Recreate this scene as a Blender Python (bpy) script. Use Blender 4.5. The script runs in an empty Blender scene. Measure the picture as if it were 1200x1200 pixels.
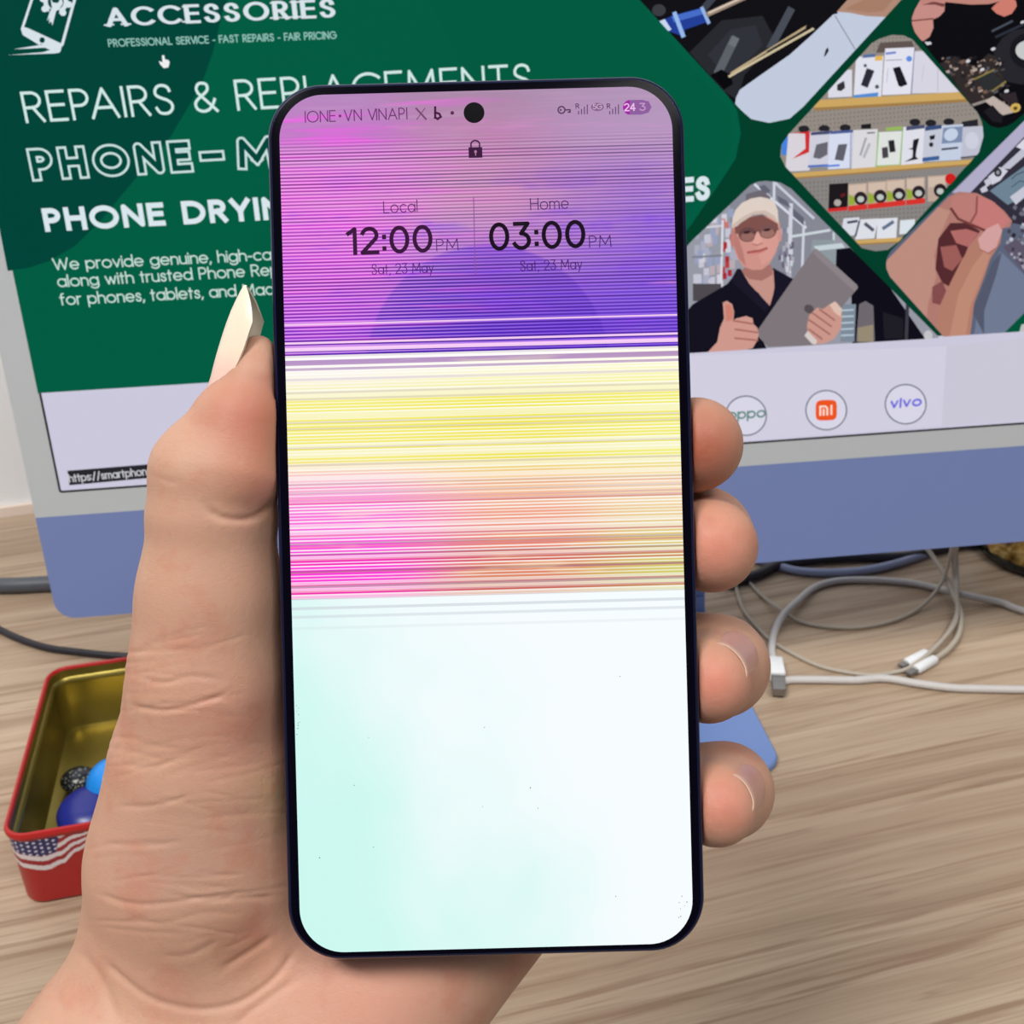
import bpy, bmesh, math, random
import numpy as np
from mathutils import Vector, Matrix

random.seed(7)
SC = bpy.context.scene
COL = SC.collection
MM = 0.001
DESK = 0.75                      # height of the desk top
FP = 1250.0                      # focal length in pixels of the 1200 px frame

# ------------------------------------------------------------------ frames
def unit(v):
    v = np.array(v, float)
    return v / np.linalg.norm(v)

# camera axes: right, up, back.  Directions of the computer's own edges seen by the camera:
H_DIR = unit((14900, 1122, -1250))          # along its bottom edge
V_DIR = unit((-140, 3250, 1250))            # up its side
V_DIR = unit(V_DIR - H_DIR * V_DIR.dot(H_DIR))
N_DIR = np.cross(H_DIR, V_DIR)              # out of its screen
TILT = math.radians(5.0)                    # it leans back a little
Zc = math.cos(TILT) * V_DIR + math.sin(TILT) * N_DIR
Yc = math.sin(TILT) * V_DIR - math.cos(TILT) * N_DIR
R = np.array([H_DIR, Yc, Zc])               # camera axes -> world axes
CAM = np.array([0.0, 0.0, DESK + 0.338])

def ray(px, py):
    return R @ np.array([(px - 600) / FP, (600 - py) / FP, -1.0])
def at_depth(px, py, d):
    return CAM + ray(px, py) * d
def at_plane(px, py, p0, n):
    r = ray(px, py)
    t = np.dot(np.array(p0) - CAM, n) / np.dot(r, n)
    return CAM + r * t
def at_z(px, py, z=DESK):
    return at_plane(px, py, (0, 0, z), np.array([0, 0, 1.0]))
def to_px(p):
    c = R.T @ (np.array(p) - CAM)
    return 600 + FP * c[0] / -c[2], 600 - FP * c[1] / -c[2]

# ------------------------------------------------------------------ materials
def lin(c):
    out = []
    for x in c[:3]:
        x = x / 255.0
        out.append(x / 12.92 if x <= 0.04045 else ((x + 0.055) / 1.055) ** 2.4)
    return tuple(out)

class Nodes:
    def __init__(self, name):
        self.m = bpy.data.materials.new(name)
        self.m.use_nodes = True
        self.t = self.m.node_tree
        self.b = self.t.nodes['Principled BSDF']
    def n(self, kind, **kw):
        nd = self.t.nodes.new(kind)
        for k, v in kw.items():
            setattr(nd, k, v)
        return nd
    def put(self, sock, v):
        if isinstance(v, bpy.types.NodeSocket):
            self.t.links.new(v, sock)
        else:
            if sock.type == 'RGBA' and len(v) == 3:
                v = (*v, 1)
            sock.default_value = v
    def math(self, op, a, b=0.0, c=0.0, clamp=False):
        nd = self.n('ShaderNodeMath', operation=op, use_clamp=clamp)
        for i, v in enumerate((a, b, c)):
            self.put(nd.inputs[i], v)
        return nd.outputs[0]
    def mix(self, f, a, b, mode='MIX'):
        nd = self.n('ShaderNodeMix', data_type='RGBA', blend_type=mode, clamp_factor=True)
        self.put(nd.inputs[0], f); self.put(nd.inputs[6], a); self.put(nd.inputs[7], b)
        return nd.outputs[2]
    def ramp(self, f, stops, interp='LINEAR'):
        nd = self.n('ShaderNodeValToRGB')
        nd.color_ramp.interpolation = interp
        el = nd.color_ramp.elements
        while len(el) < len(stops):
            el.new(0.5)
        for e, (p, c) in zip(el, stops):
            e.position = p
            e.color = (*c, 1) if len(c) == 3 else c
        self.put(nd.inputs[0], f)
        return nd.outputs[0]
    def sstep(self, v, a, b):
        nd = self.n('ShaderNodeMapRange', interpolation_type='SMOOTHSTEP')
        self.put(nd.inputs[0], v)
        nd.inputs[1].default_value = a; nd.inputs[2].default_value = b
        nd.inputs[3].default_value = 0; nd.inputs[4].default_value = 1
        return nd.outputs[0]
    def noise(self, vec, scale, detail=2.0, rough=0.5):
        nd = self.n('ShaderNodeTexNoise')
        if vec is not None:
            self.put(nd.inputs['Vector'], vec)
        nd.inputs['Scale'].default_value = scale
        nd.inputs['Detail'].default_value = detail
        nd.inputs['Roughness'].default_value = rough
        return nd.outputs['Fac']
    def coords(self, scale=(1, 1, 1), kind='Object'):
        tc = self.n('ShaderNodeTexCoord')
        mp = self.n('ShaderNodeMapping')
        mp.inputs['Scale'].default_value = scale
        self.t.links.new(tc.outputs[kind], mp.inputs['Vector'])
        return mp.outputs[0]
    def bump(self, h, strength=0.2, dist=0.001):
        nd = self.n('ShaderNodeBump')
        nd.inputs['Strength'].default_value = strength
        nd.inputs['Distance'].default_value = dist
        self.put(nd.inputs['Height'], h)
        self.t.links.new(nd.outputs[0], self.b.inputs['Normal'])

def plain(name, c, rough=0.5, metal=0.0, spec=0.5, var=0.05, scale=300, bump=0.0):
    """plain surface with a faint grain of its own"""
    k = Nodes(name)
    base = lin(c)
    nz = k.noise(k.coords(), scale, 3)
    k.put(k.b.inputs['Base Color'], k.mix(nz, tuple(x * (1 - var) for x in base), tuple(min(1, x * (1 + var)) for x in base)))
    k.b.inputs['Roughness'].default_value = rough
    k.b.inputs['Metallic'].default_value = metal
    k.b.inputs['Specular IOR Level'].default_value = spec
    if bump:
        k.bump(nz, bump, 0.0005)
    return k.m

def screen_mat(name):
    """a lit display: gives off the colour stored on each face"""
    k = Nodes(name)
    a = k.n('ShaderNodeVertexColor', layer_name='ink')
    k.put(k.b.inputs['Base Color'], (0.0, 0.0, 0.0))
    k.b.inputs['Roughness'].default_value = 0.35
    k.b.inputs['Specular IOR Level'].default_value = 0.05
    k.t.links.new(a.outputs[0], k.b.inputs['Emission Color'])
    k.b.inputs['Emission Strength'].default_value = 1.0
    return k.m

def print_mat(name, rough=0.4):
    """printed colours stored on each face"""
    k = Nodes(name)
    a = k.n('ShaderNodeVertexColor', layer_name='ink')
    k.t.links.new(a.outputs[0], k.b.inputs['Base Color'])
    k.b.inputs['Roughness'].default_value = rough
    return k.m

# ------------------------------------------------------------------ objects
def tag(o, label, cat=None, group=None, kind=None):
    o['label'] = label
    if cat: o['category'] = cat
    if group: o['group'] = group
    if kind: o['kind'] = kind
    return o

def mesh_obj(name, verts, faces, mat=None, parent=None, smooth=True, flip=False):
    me = bpy.data.meshes.new(name)
    me.from_pydata([tuple(map(float, v)) for v in verts], [], [tuple(f) for f in faces])
    bm = bmesh.new(); bm.from_mesh(me)
    if not flip:
        bmesh.ops.recalc_face_normals(bm, faces=bm.faces)
    bm.to_mesh(me); bm.free()
    if smooth:
        me.polygons.foreach_set('use_smooth', [True] * len(me.polygons))
        try:
            me.set_sharp_from_angle(angle=math.radians(40))
        except Exception:
            pass
    if mat: me.materials.append(mat)
    o = bpy.data.objects.new(name, me)
    COL.objects.link(o)
    if parent is not None:
        o.parent = parent
    return o

def empty(name, origin=(0, 0, 0), ex=(1, 0, 0), ey=(0, 1, 0), ez=(0, 0, 1)):
    o = bpy.data.objects.new(name, None)
    COL.objects.link(o)
    m = Matrix.Identity(4)
    for i, e in enumerate((ex, ey, ez)):
        for j in range(3):
            m[j][i] = float(e[j])
    for j in range(3):
        m[j][3] = float(origin[j])
    o.matrix_world = m
    o.empty_display_size = 0.02
    return o

def rrect(w, h, r, cx=0, cy=0, seg=10):
    """outline of a rounded rectangle, counter-clockwise"""
    r = max(r, 1e-6)
    pts = []
    for (sx, sy, a0) in ((1, -1, -90), (1, 1, 0), (-1, 1, 90), (-1, -1, 180)):
        for i in range(seg + 1):
            a = math.radians(a0 + 90 * i / seg)
            pts.append((cx + sx * (w / 2 - r) + r * math.cos(a), cy + sy * (h / 2 - r) + r * math.sin(a)))
    return pts

def loft(rings, cap0=True, cap1=True, close=True):
    """skin rings of equal point counts"""
    n = len(rings[0]); v = []; f = []
    for r in rings: v += list(r)
    for k in range(len(rings) - 1):
        for i in range(n if close else n - 1):
            j = (i + 1) % n
            f.append((k * n + i, k * n + j, (k + 1) * n + j, (k + 1) * n + i))
    if cap0: f.append(tuple(range(n))[::-1])
    if cap1: f.append(tuple((len(rings) - 1) * n + i for i in range(n)))
    return v, f

def box_mesh(x0, x1, y0, y1, z0, z1):
    v = [(x, y, z) for x in (x0, x1) for y in (y0, y1) for z in (z0, z1)]
    f = [(0, 1, 3, 2), (4, 6, 7, 5), (0, 4, 5, 1), (2, 3, 7, 6), (0, 2, 6, 4), (1, 5, 7, 3)]
    return v, f

def spline(pts, n=10):
    pts = [np.array(p, float) for p in pts]
    P = [2 * pts[0] - pts[1]] + pts + [2 * pts[-1] - pts[-2]]
    out = []
    for i in range(1, len(P) - 2):
        a, b, c, d = P[i - 1:i + 3]
        for k in range(n):
            t = k / n
            out.append(0.5 * (2 * b + (c - a) * t + (2 * a - 5 * b + 4 * c - d) * t * t + (3 * b - a - 3 * c + d) * t ** 3))
    out.append(pts[-1])
    return out

def tube(pts, r, seg=12, rib=0.0):
    rings = []; up = np.array([0, 0, 1.0])
    for i, p in enumerate(pts):
        t = unit(pts[min(i + 1, len(pts) - 1)] - pts[max(i - 1, 0)])
        s = np.cross(t, up)
        s = unit(s) if np.linalg.norm(s) > 1e-3 else np.array([1.0, 0, 0])
        u = np.cross(s, t)
        rr = r * (1 + (rib if i % 2 else 0))
        rings.append([p + rr * (math.cos(a) * s + math.sin(a) * u) for a in [2 * math.pi * k / seg for k in range(seg)]])
    return loft(rings)

def lathe(profile, seg=48, cx=0, cy=0):
    rings = [[(cx + r * math.cos(a), cy + r * math.sin(a), z) for a in [2 * math.pi * k / seg for k in range(seg)]] for r, z in profile]
    return loft(rings)

# ------------------------------------------------------------------ lettering
def arc(cx, cy, rx, ry, a0, a1, n=14):
    return [(cx + rx * math.cos(math.radians(a0 + (a1 - a0) * i / n)), cy + ry * math.sin(math.radians(a0 + (a1 - a0) * i / n))) for i in range(n + 1)]
S_CURVE = [(.50, .80), (.45, .93), (.29, 1.0), (.13, .95), (.05, .80), (.08, .65), (.25, .54), (.40, .47), (.52, .34), (.52, .17), (.42, .04), (.27, 0), (.11, .05), (.03, .20)]
S_CURVE = [tuple(q[:2]) for q in spline([(x, y, 0) for x, y in S_CURVE], 4)]
AMP = [(.70, 0), (.16, .66), (.13, .82), (.20, .96), (.33, 1), (.46, .94), (.48, .80), (.42, .68), (.12, .42), (.04, .26), (.09, .08), (.26, 0), (.44, .05), (.58, .22), (.66, .40)]
AMP = AMP[:1] + [tuple(q[:2]) for q in spline([(x, y, 0) for x, y in AMP[1:]], 4)]
G = {
 'A': (.80, [[(0, 0), (.40, 1), (.80, 0)], [(.14, .34), (.66, .34)]]),
 'B': (.58, [[(0, 0), (0, 1), (.28, 1)] + arc(.28, .77, .23, .23, 90, -90) + [(0, .54)], [(.28, .54)] + arc(.30, .27, .27, .27, 90, -90) + [(0, 0)]]),
 'C': (.86, [arc(.50, .5, .50, .5, 45, 315, 24)]),
 'D': (.76, [[(0, 0), (0, 1), (.26, 1)] + arc(.26, .5, .5, .5, 90, -90, 18) + [(0, 0)]]),
 'E': (.50, [[(.50, 1), (0, 1), (0, 0), (.50, 0)], [(0, .53), (.46, .53)]]),
 'F': (.48, [[(.48, 1), (0, 1), (0, 0)], [(0, .52), (.43, .52)]]),
 'G': (.94, [arc(.50, .5, .50, .5, 42, 360, 24) + [(.55, .5)]]),
 'H': (.66, [[(0, 0), (0, 1)], [(.66, 0), (.66, 1)], [(0, .53), (.66, .53)]]),
 'I': (.0, [[(0, 0), (0, 1)]]),
 'J': (.42, [[(.42, 1), (.42, .25)] + arc(.21, .24, .21, .24, 0, -180)]),
 'K': (.58, [[(0, 0), (0, 1)], [(.54, 1), (0, .42)], [(.2, .62), (.58, 0)]]),
 'L': (.44, [[(0, 1), (0, 0), (.44, 0)]]),
 'M': (.86, [[(0, 0), (.06, 1), (.43, .22), (.80, 1), (.86, 0)]]),
 'N': (.68, [[(0, 0), (0, 1), (.68, 0), (.68, 1)]]),
 'O': (1.0, [arc(.5, .5, .5, .5, 0, 360, 32)]),
 'P': (.52, [[(0, 0), (0, 1), (.24, 1)] + arc(.24, .73, .27, .27, 90, -90) + [(0, .46)]]),
 'Q': (1.0, [arc(.5, .5, .5, .5, 0, 360, 32), [(.6, .25), (.95, -.05)]]),
 'R': (.54, [[(0, 0), (0, 1), (.25, 1)] + arc(.25, .74, .26, .26, 90, -90) + [(0, .48)], [(.26, .48), (.54, 0)]]),
 'S': (.55, [S_CURVE]),
 'T': (.56, [[(0, 1), (.56, 1)], [(.28, 1), (.28, 0)]]),
 'U': (.62, [[(0, 1), (0, .31)] + arc(.31, .31, .31, .31, 180, 360) + [(.62, 1)]]),
 'V': (.70, [[(0, 1), (.35, 0), (.70, 1)]]),
 'W': (1.05, [[(0, 1), (.27, 0), (.525, .9), (.78, 0), (1.05, 1)]]),
 'X': (.64, [[(0, 0), (.64, 1)], [(0, 1), (.64, 0)]]),
 'Y': (.64, [[(0, 1), (.32, .45), (.64, 1)], [(.32, .45), (.32, 0)]]),
 'Z': (.6, [[(0, 1), (.6, 1), (0, 0), (.6, 0)]]),
 'a': (.60, [arc(.30, .34, .30, .34, 0, 360, 24), [(.60, .68), (.60, 0)]]),
 'b': (.60, [arc(.30, .34, .30, .34, 0, 360, 24), [(0, 1.02), (0, 0)]]),
 'c': (.52, [arc(.30, .34, .30, .34, 48, 312, 20)]),
 'd': (.60, [arc(.30, .34, .30, .34, 0, 360, 24), [(.60, 1.02), (.60, 0)]]),
 'e': (.60, [[(0.01, .34), (.60, .34)] + arc(.30, .34, .30, .34, 5, 315, 22)]),
 'f': (.30, [[(.10, 0), (.10, .82)] + arc(.27, .82, .17, .18, 180, 90, 8), [(0, .66), (.28, .66)]]),
 'g': (.60, [arc(.30, .34, .30, .34, 0, 360, 24), [(.60, .68), (.60, -.04)] + arc(.31, -.04, .29, .26, 0, -155)]),
 'h': (.50, [[(0, 0), (0, 1.02)], [(0, .36)] + arc(.25, .42, .25, .26, 180, 0) + [(.50, 0)]]),
 'i': (.0, [[(0, 0), (0, .68)], [(0, .90), (0, .92)]]),
 'j': (.1, [[(.1, .68), (.1, -.1), (0, -.26)], [(.1, .90), (.1, .92)]]),
 'k': (.46, [[(0, 0), (0, 1.02)], [(.42, .66), (0, .28)], [(.15, .42), (.46, 0)]]),
 'l': (.0, [[(0, 0), (0, 1.02)]]),
 'm': (.82, [[(0, 0), (0, .68)], [(0, .40)] + arc(.205, .46, .205, .22, 180, 0) + [(.41, 0)], [(.41, .40)] + arc(.615, .46, .205, .22, 180, 0) + [(.82, 0)]]),
 'n': (.48, [[(0, 0), (0, .68)], [(0, .38)] + arc(.24, .44, .24, .24, 180, 0) + [(.48, 0)]]),
 'o': (.64, [arc(.32, .34, .32, .34, 0, 360, 26)]),
 'p': (.60, [arc(.30, .34, .30, .34, 0, 360, 24), [(0, .68), (0, -.28)]]),
 'q': (.60, [arc(.30, .34, .30, .34, 0, 360, 24), [(.6, .68), (.6, -.28)]]),
 'r': (.26, [[(0, 0), (0, .68)], [(0, .40)] + arc(.24, .44, .24, .24, 180, 85, 8)]),
 's': (.36, [[(x * .66 + .0, y * .68) for x, y in S_CURVE]]),
 't': (.28, [[(.12, .92), (.12, 0)], [(0, .66), (.27, .66)]]),
 'u': (.48, [[(0, .68), (0, .24)] + arc(.24, .24, .24, .24, 180, 360) + [(.48, .68)], [(.48, .3), (.48, 0)]]),
 'v': (.48, [[(0, .68), (.24, 0), (.48, .68)]]),
 'w': (.76, [[(0, .68), (.20, 0), (.38, .62), (.56, 0), (.76, .68)]]),
 'x': (.46, [[(0, 0), (.46, .68)], [(0, .68), (.46, 0)]]),
 'y': (.50, [[(0, .68), (.25, .02)], [(.50, .68), (.14, -.28)]]),
 'z': (.44, [[(0, .68), (.44, .68), (0, 0), (.44, 0)]]),
 '0': (.60, [arc(.30, .5, .30, .5, 0, 360, 28)]),
 '1': (.24, [[(0, .82), (.24, 1), (.24, 0)]]),
 '2': (.56, [arc(.28, .72, .27, .28, 160, -30, 14) + [(0, 0), (.56, 0)]]),
 '3': (.54, [[(.03, 1), (.50, 1), (.24, .60)] + arc(.25, .30, .28, .30, 80, -155, 16)]),
 '4': (.58, [[(.44, 0), (.44, 1), (0, .28), (.58, .28)]]),
 '5': (.54, [[(.50, 1), (.08, 1), (.04, .55)] + arc(.26, .32, .28, .32, 120, -150, 16)]),
 ':': (.0, [[(0, .14), (0, .16)], [(0, .62), (0, .64)]]),
 '.': (.0, [[(0, 0), (0, .02)]]),
 ',': (.06, [[(.06, .04), (0, -.16)]]),
 '-': (.26, [[(0, .36), (.26, .36)]]),
 '~': (.6, [[(0, .45), (.6, .45)]]),
 '*': (.1, [[(.05, .42), (.05, .44)]]),
 '/': (.4, [[(0, -.1), (.4, 1.05)]]),
 '&': (.70, [AMP]),
 ' ': (.24, []),
}
def layout(text, gap=.19):
    x = 0; out = []; prev = ''
    for ch in text:
        w, st = G[ch]
        if prev + ch in ('PA', 'LA', 'FA', 'AV', 'VI'): x -= .14
        prev = ch
        out.append((x, st)); x += w + gap
    return out, x - gap

def thick_polyline(pts, hw):
    """quads around a polyline as polygons; square ends and corners, smooth bends"""
    polys = []; n = len(pts); P_ = [np.array(p, float) for p in pts]
    closed = n > 3 and np.linalg.norm(P_[0] - P_[-1]) < 1e-9
    dirs = [unit(b - a) if np.linalg.norm(b - a) > 1e-12 else np.array([1.0, 0]) for a, b in zip(P_[:-1], P_[1:])]
    def turn(i):
        if i == 0 or i == n - 1:
            return dirs[-1].dot(dirs[0]) if closed else -1
        return dirs[i - 1].dot(dirs[i])
    for i, (a, b) in enumerate(zip(P_[:-1], P_[1:])):
        d = dirs[i]; nrm = np.array([-d[1], d[0]]) * hw
        ea = hw if turn(i) < .6 else 0; eb = hw if turn(i + 1) < .6 else 0
        if turn(i) < -.3 and 0 < i: ea = hw * .3
        if turn(i + 1) < -.3 and i + 1 < n - 1: eb = hw * .3
        polys.append([a + nrm - d * ea, a - nrm - d * ea, b - nrm + d * eb, b + nrm + d * eb])
    for i, p in enumerate(P_):
        if turn(i) >= .6 or (0 < i < n - 1 and turn(i) < -.3):
            polys.append([(p[0] + hw * math.cos(t), p[1] + hw * math.sin(t)) for t in [2 * math.pi * k / 10 for k in range(10)]])
    return polys

def hull(pts):
    pts = sorted(set((round(x, 3), round(y, 3)) for x, y in pts))
    def half(seq):
        out = []
        for p in seq:
            while len(out) > 1 and (out[-1][0] - out[-2][0]) * (p[1] - out[-2][1]) - (out[-1][1] - out[-2][1]) * (p[0] - out[-2][0]) <= 0:
                out.pop()
            out.append(p)
        return out
    return half(pts)[:-1] + half(pts[::-1])[:-1]

def clip_poly(poly, clip):
    """keep what of poly lies inside the convex outline clip"""
    area = sum(clip[i][0] * clip[(i + 1) % len(clip)][1] - clip[(i + 1) % len(clip)][0] * clip[i][1] for i in range(len(clip)))
    sgn = 1 if area > 0 else -1
    out = [tuple(p) for p in poly]
    for i in range(len(clip)):
        a = clip[i]; b = clip[(i + 1) % len(clip)]
        side = lambda p: sgn * ((b[0] - a[0]) * (p[1] - a[1]) - (b[1] - a[1]) * (p[0] - a[0]))
        src = out; out = []
        for k in range(len(src)):
            p = src[k]; q = src[(k + 1) % len(src)]
            sp, sq = side(p), side(q)
            if sp >= 0: out.append(p)
            if (sp > 0 and sq < 0) or (sp < 0 and sq > 0):
                t = sp / (sp - sq)
                out.append((p[0] + (q[0] - p[0]) * t, p[1] + (q[1] - p[1]) * t))
        if len(out) < 3: return []
    return out

class Canvas:
    """flat artwork on a display plane.  Artwork points come in sheet coordinates, the sheet being pinned to the plane."""
    def __init__(self, origin, ex, ey, n, parent, mat, base=0.00005, step=4e-6):
        self.o, self.ex, self.ey, self.nn = map(np.array, (origin, ex, ey, n))
        self.parent, self.mat, self.z, self.step = parent, mat, base, step
        self.clip = None; self.start()
    def start(self):
        self.v = []; self.f = []; self.c = []
    def loc(self, p):
        q = at_plane(p[0], p[1], self.o, self.nn) - self.o
        return np.array([q.dot(self.ex), q.dot(self.ey)])
    def _add(self, poly2, color):
        i = len(self.v)
        self.v += [(p[0], p[1], self.z) for p in poly2]
        self.f.append(tuple(range(i, i + len(poly2))))
        self.c.append(lin(color))
    def up(self): self.z += self.step
    def poly(self, pts, color):
        self.up()
        if self.clip: pts = clip_poly(pts, self.clip)
        if len(pts) >= 3: self._add([self.loc(p) for p in pts], color)
    def ell(self, cx, cy, rx, ry, color, rot=0, n=28):
        c, s = math.cos(math.radians(rot)), math.sin(math.radians(rot))
        self.poly([(cx + rx * math.cos(a) * c - ry * math.sin(a) * s, cy + rx * math.cos(a) * s + ry * math.sin(a) * c) for a in [2 * math.pi * k / n for k in range(n)]], color)
    def line(self, pts, w, color):
        self.up()
        for pl in thick_polyline(pts, w / 2):
            if self.clip: pl = clip_poly(pl, self.clip)
            if len(pl) >= 3: self._add([self.loc(p) for p in pl], color)
    def quad(self, x, y, w, h, color, sl=-.06, sk=.07):
        """box that follows the sheet's slant, (x, y) its lower left"""
        self.poly([(x, y), (x + w, y + sl * w), (x + w - sk * h, y + sl * w - h), (x - sk * h, y - h)], color)
    def text(self, s, p0, p1, cap, weight, color, gap=.19, slant=None, inner=None, pen=1.0):
        """letters from p0 to p1 along their baseline; cap = letter height; weight = stroke over cap height"""
        a, b = self.loc(p0), self.loc(p1)
        lay, W = layout(s, gap)
        d = b - a; L = np.linalg.norm(d); dx = d / L
        up = np.array([-dx[1], dx[0]])
        ch = abs(self.loc((p0[0], p0[1] - cap))[1] - a[1])
        sx = L / W
        for wgt, colr in ((weight, color),) + (((inner[0], inner[1]),) if inner else ()):
            self.up()
            for x0, strokes in lay:
                for st in strokes:
                    q = [((x0 + x) * sx, y * ch * pen) for x, y in st]
                    for pl in thick_polyline(q, wgt * ch / 2):
                        self._add([a + dx * p[0] + up * (p[1] / pen) for p in pl], colr)
    def build(self, name, label=None, parent=None, extra=None):
        o = mesh_obj(name, self.v, self.f, self.mat, parent or self.parent, smooth=False)
        me = o.data
        at = me.color_attributes.new('ink', 'FLOAT_COLOR', 'CORNER')
        vals = []
        for p, c in zip(me.polygons, self.c):
            vals += [*c, 1.0] * p.loop_total
        at.data.foreach_set('color', vals)
        if label: o['label'] = label
        self.start()
        return o
# ================================================================== the setting
YAW = math.radians(9.0)                      # desk and wall are turned a little against the computer
DX = np.array([math.cos(YAW), math.sin(YAW), 0]); DY = np.array([-math.sin(YAW), math.cos(YAW), 0])
WALL0 = at_z(20, 604.5)                      # foot of the wall on the desk top
UZ = np.array([0, 0, 1.0])
def desk_p(u, v, z):                         # u along the wall, v out from it towards the room
    return WALL0 + DX * u - DY * v + UZ * (z - DESK)
def desk_box(name, u0, u1, v0, v1, z0, z1, mat, parent=None, bev=0.0):
    v, f = box_mesh(u0, u1, v0, v1, z0, z1)
    return mesh_obj(name, [desk_p(*p) for p in v], f, mat, parent, smooth=False)

def wood_mat():
    k = Nodes('laminate_wood')
    tc = k.n('ShaderNodeTexCoord')
    mp = k.n('ShaderNodeMapping')
    mp.inputs['Rotation'].default_value = (0, 0, -YAW)
    k.t.links.new(tc.outputs['Object'], mp.inputs['Vector'])
    def st(s):
        m2 = k.n('ShaderNodeMapping'); m2.inputs['Scale'].default_value = s
        k.t.links.new(mp.outputs[0], m2.inputs['Vector']); return m2.outputs[0]
    warp = k.noise(st((3, 9, 1)), 1.0, 3)
    v3 = st((2.4, 105, 1))
    add = k.n('ShaderNodeVectorMath', operation='ADD')
    k.t.links.new(v3, add.inputs[0])
    comb = k.n('ShaderNodeCombineXYZ'); k.put(comb.inputs[1], k.math('MULTIPLY', warp, 2.4))
    k.t.links.new(comb.outputs[0], add.inputs[1])
    g1 = k.noise(add.outputs[0], 1.0, 5, 0.6)
    g2 = k.noise(st((7, 300, 1)), 1.0, 3, 0.6)
    g3 = k.noise(st((1.2, 16, 1)), 1.0, 3, 0.5)
    c = k.ramp(g1, [(0.28, lin((142, 119, 97))), (0.42, lin((166, 143, 120))), (0.56, lin((180, 158, 135))), (0.75, lin((196, 176, 153)))])
    c = k.mix(k.math('MULTIPLY', k.sstep(g2, 0.53, 0.66), .75), c, lin((140, 113, 91)))
    c = k.mix(k.math('MULTIPLY', k.sstep(g3, 0.5, 0.7), 0.3), c, lin((152, 128, 106)))
    ln = k.noise(add.outputs[0], 2.3, 1, 0.4)
    band = k.math('SUBTRACT', 1.0, k.math('MULTIPLY', k.math('ABSOLUTE', k.math('SUBTRACT', ln, 0.5)), 40.0), clamp=True)
    c = k.mix(k.math('MULTIPLY', band, 0.3), c, lin((122, 98, 78)))
    k.put(k.b.inputs['Base Color'], c)
    k.b.inputs['Roughness'].default_value = 0.42
    k.b.inputs['Specular IOR Level'].default_value = 0.35
    k.bump(g2, 0.08, 0.0004)
    return k.m
WOOD = wood_mat()
EDGE = plain('desk_edge', (176, 152, 128), 0.5)
LEGM = plain('desk_metal', (120, 122, 126), 0.4, 0.6)

desk = empty('desk', desk_p(0.25, 0.4, 0.0))
tag(desk, 'pale oak-look desk carrying the blue desktop computer and red tin', 'desk')
def keep(o, parent):                          # parent without moving
    o.parent = parent
    o.matrix_parent_inverse = parent.matrix_world.inverted()
    return o
bpy.context.view_layer.update()
keep(desk_box('desktop', -0.9, 1.4, 0.0, 0.78, DESK - 0.025, DESK, WOOD), desk)
for u in (-0.85, 1.33):
    for v in (0.03, 0.70):
        keep(desk_box('leg', u, u + 0.05, v, v + 0.05, 0.0, DESK - 0.0252, LEGM), desk)
keep(desk_box('rear_panel', -0.78, 1.30, 0.035, 0.053, 0.30, DESK - 0.0252, EDGE), desk)

WALLM = plain('white_paint', (244, 247, 248), 0.75, var=0.02, scale=9, bump=0.08)
TRIMM = plain('cream_trim', (240, 222, 208), 0.55, var=0.02)
FLOORM = plain('grey_floor_tile', (150, 148, 145), 0.5, var=0.08, scale=6)
o = desk_box('wall_back', -2.2, 2.6, -0.16, -0.005, 0.0, 2.7, WALLM); o['kind'] = 'structure'; o['label'] = 'white painted wall behind the desk'
o = desk_box('trim_1', -2.2, 2.6, -0.0048, -0.0004, DESK - 0.02, DESK + 0.0075, TRIMM); o['kind'] = 'structure'; o['label'] = 'cream strip along the wall where it meets the desk'
o = desk_box('floor', -2.2, 2.6, -0.005, 3.2, -0.05, 0.0, FLOORM); o['kind'] = 'structure'; o['label'] = 'grey floor under the desk'

# ================================================================== desktop computer
mX = np.array([1.0, 0, 0]); mV = R @ V_DIR; mN = R @ N_DIR
S0 = at_depth(71.7, 575, 0.477)               # lower left corner of the lit screen
comp = empty('desktop_computer', (S0[0] + 0.26, 0.455, DESK))
tag(comp, 'pale blue all-in-one desktop computer showing a green repair shop web page', 'computer')
bpy.context.view_layer.update()
def mloc(x, y, z): return S0 + mX * x * MM + mV * y * MM + mN * z * MM
BLUE = plain('blue_aluminium', (116, 134, 186), 0.42, 0.0, 0.4, var=0.02, scale=900)
BLUE_FOOT = plain('blue_anodised_stand', (118, 146, 204), 0.35, 0.25, 0.5, var=0.02, scale=900)
BEZEL = plain('pale_grey_glass', (186, 192, 196), 0.3, 0.0, 0.3, var=0.01)
BLACK = plain('black_gasket', (24, 22, 32), 0.4)
def slab(name, x0, x1, y0, y1, z0, z1, r, mat, parent, edge=0.6):
    w, h, cx, cy = x1 - x0, y1 - y0, (x0 + x1) / 2, (y0 + y1) / 2
    rings = []
    for ins, z in ((edge, z0), (0, z0 + edge), (0, z1 - edge), (edge, z1)):
        rings.append([mloc(x, y, z) for x, y in rrect(w - 2 * ins, h - 2 * ins, r - ins, cx, cy, 8)])
    v, f = loft(rings)
    return keep(mesh_obj(name, v, f, mat), parent)
slab('housing', -13.5, 533.5, -63, 306.5, -11.5, -1.6, 9, BLUE, comp, 1.5)
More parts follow.
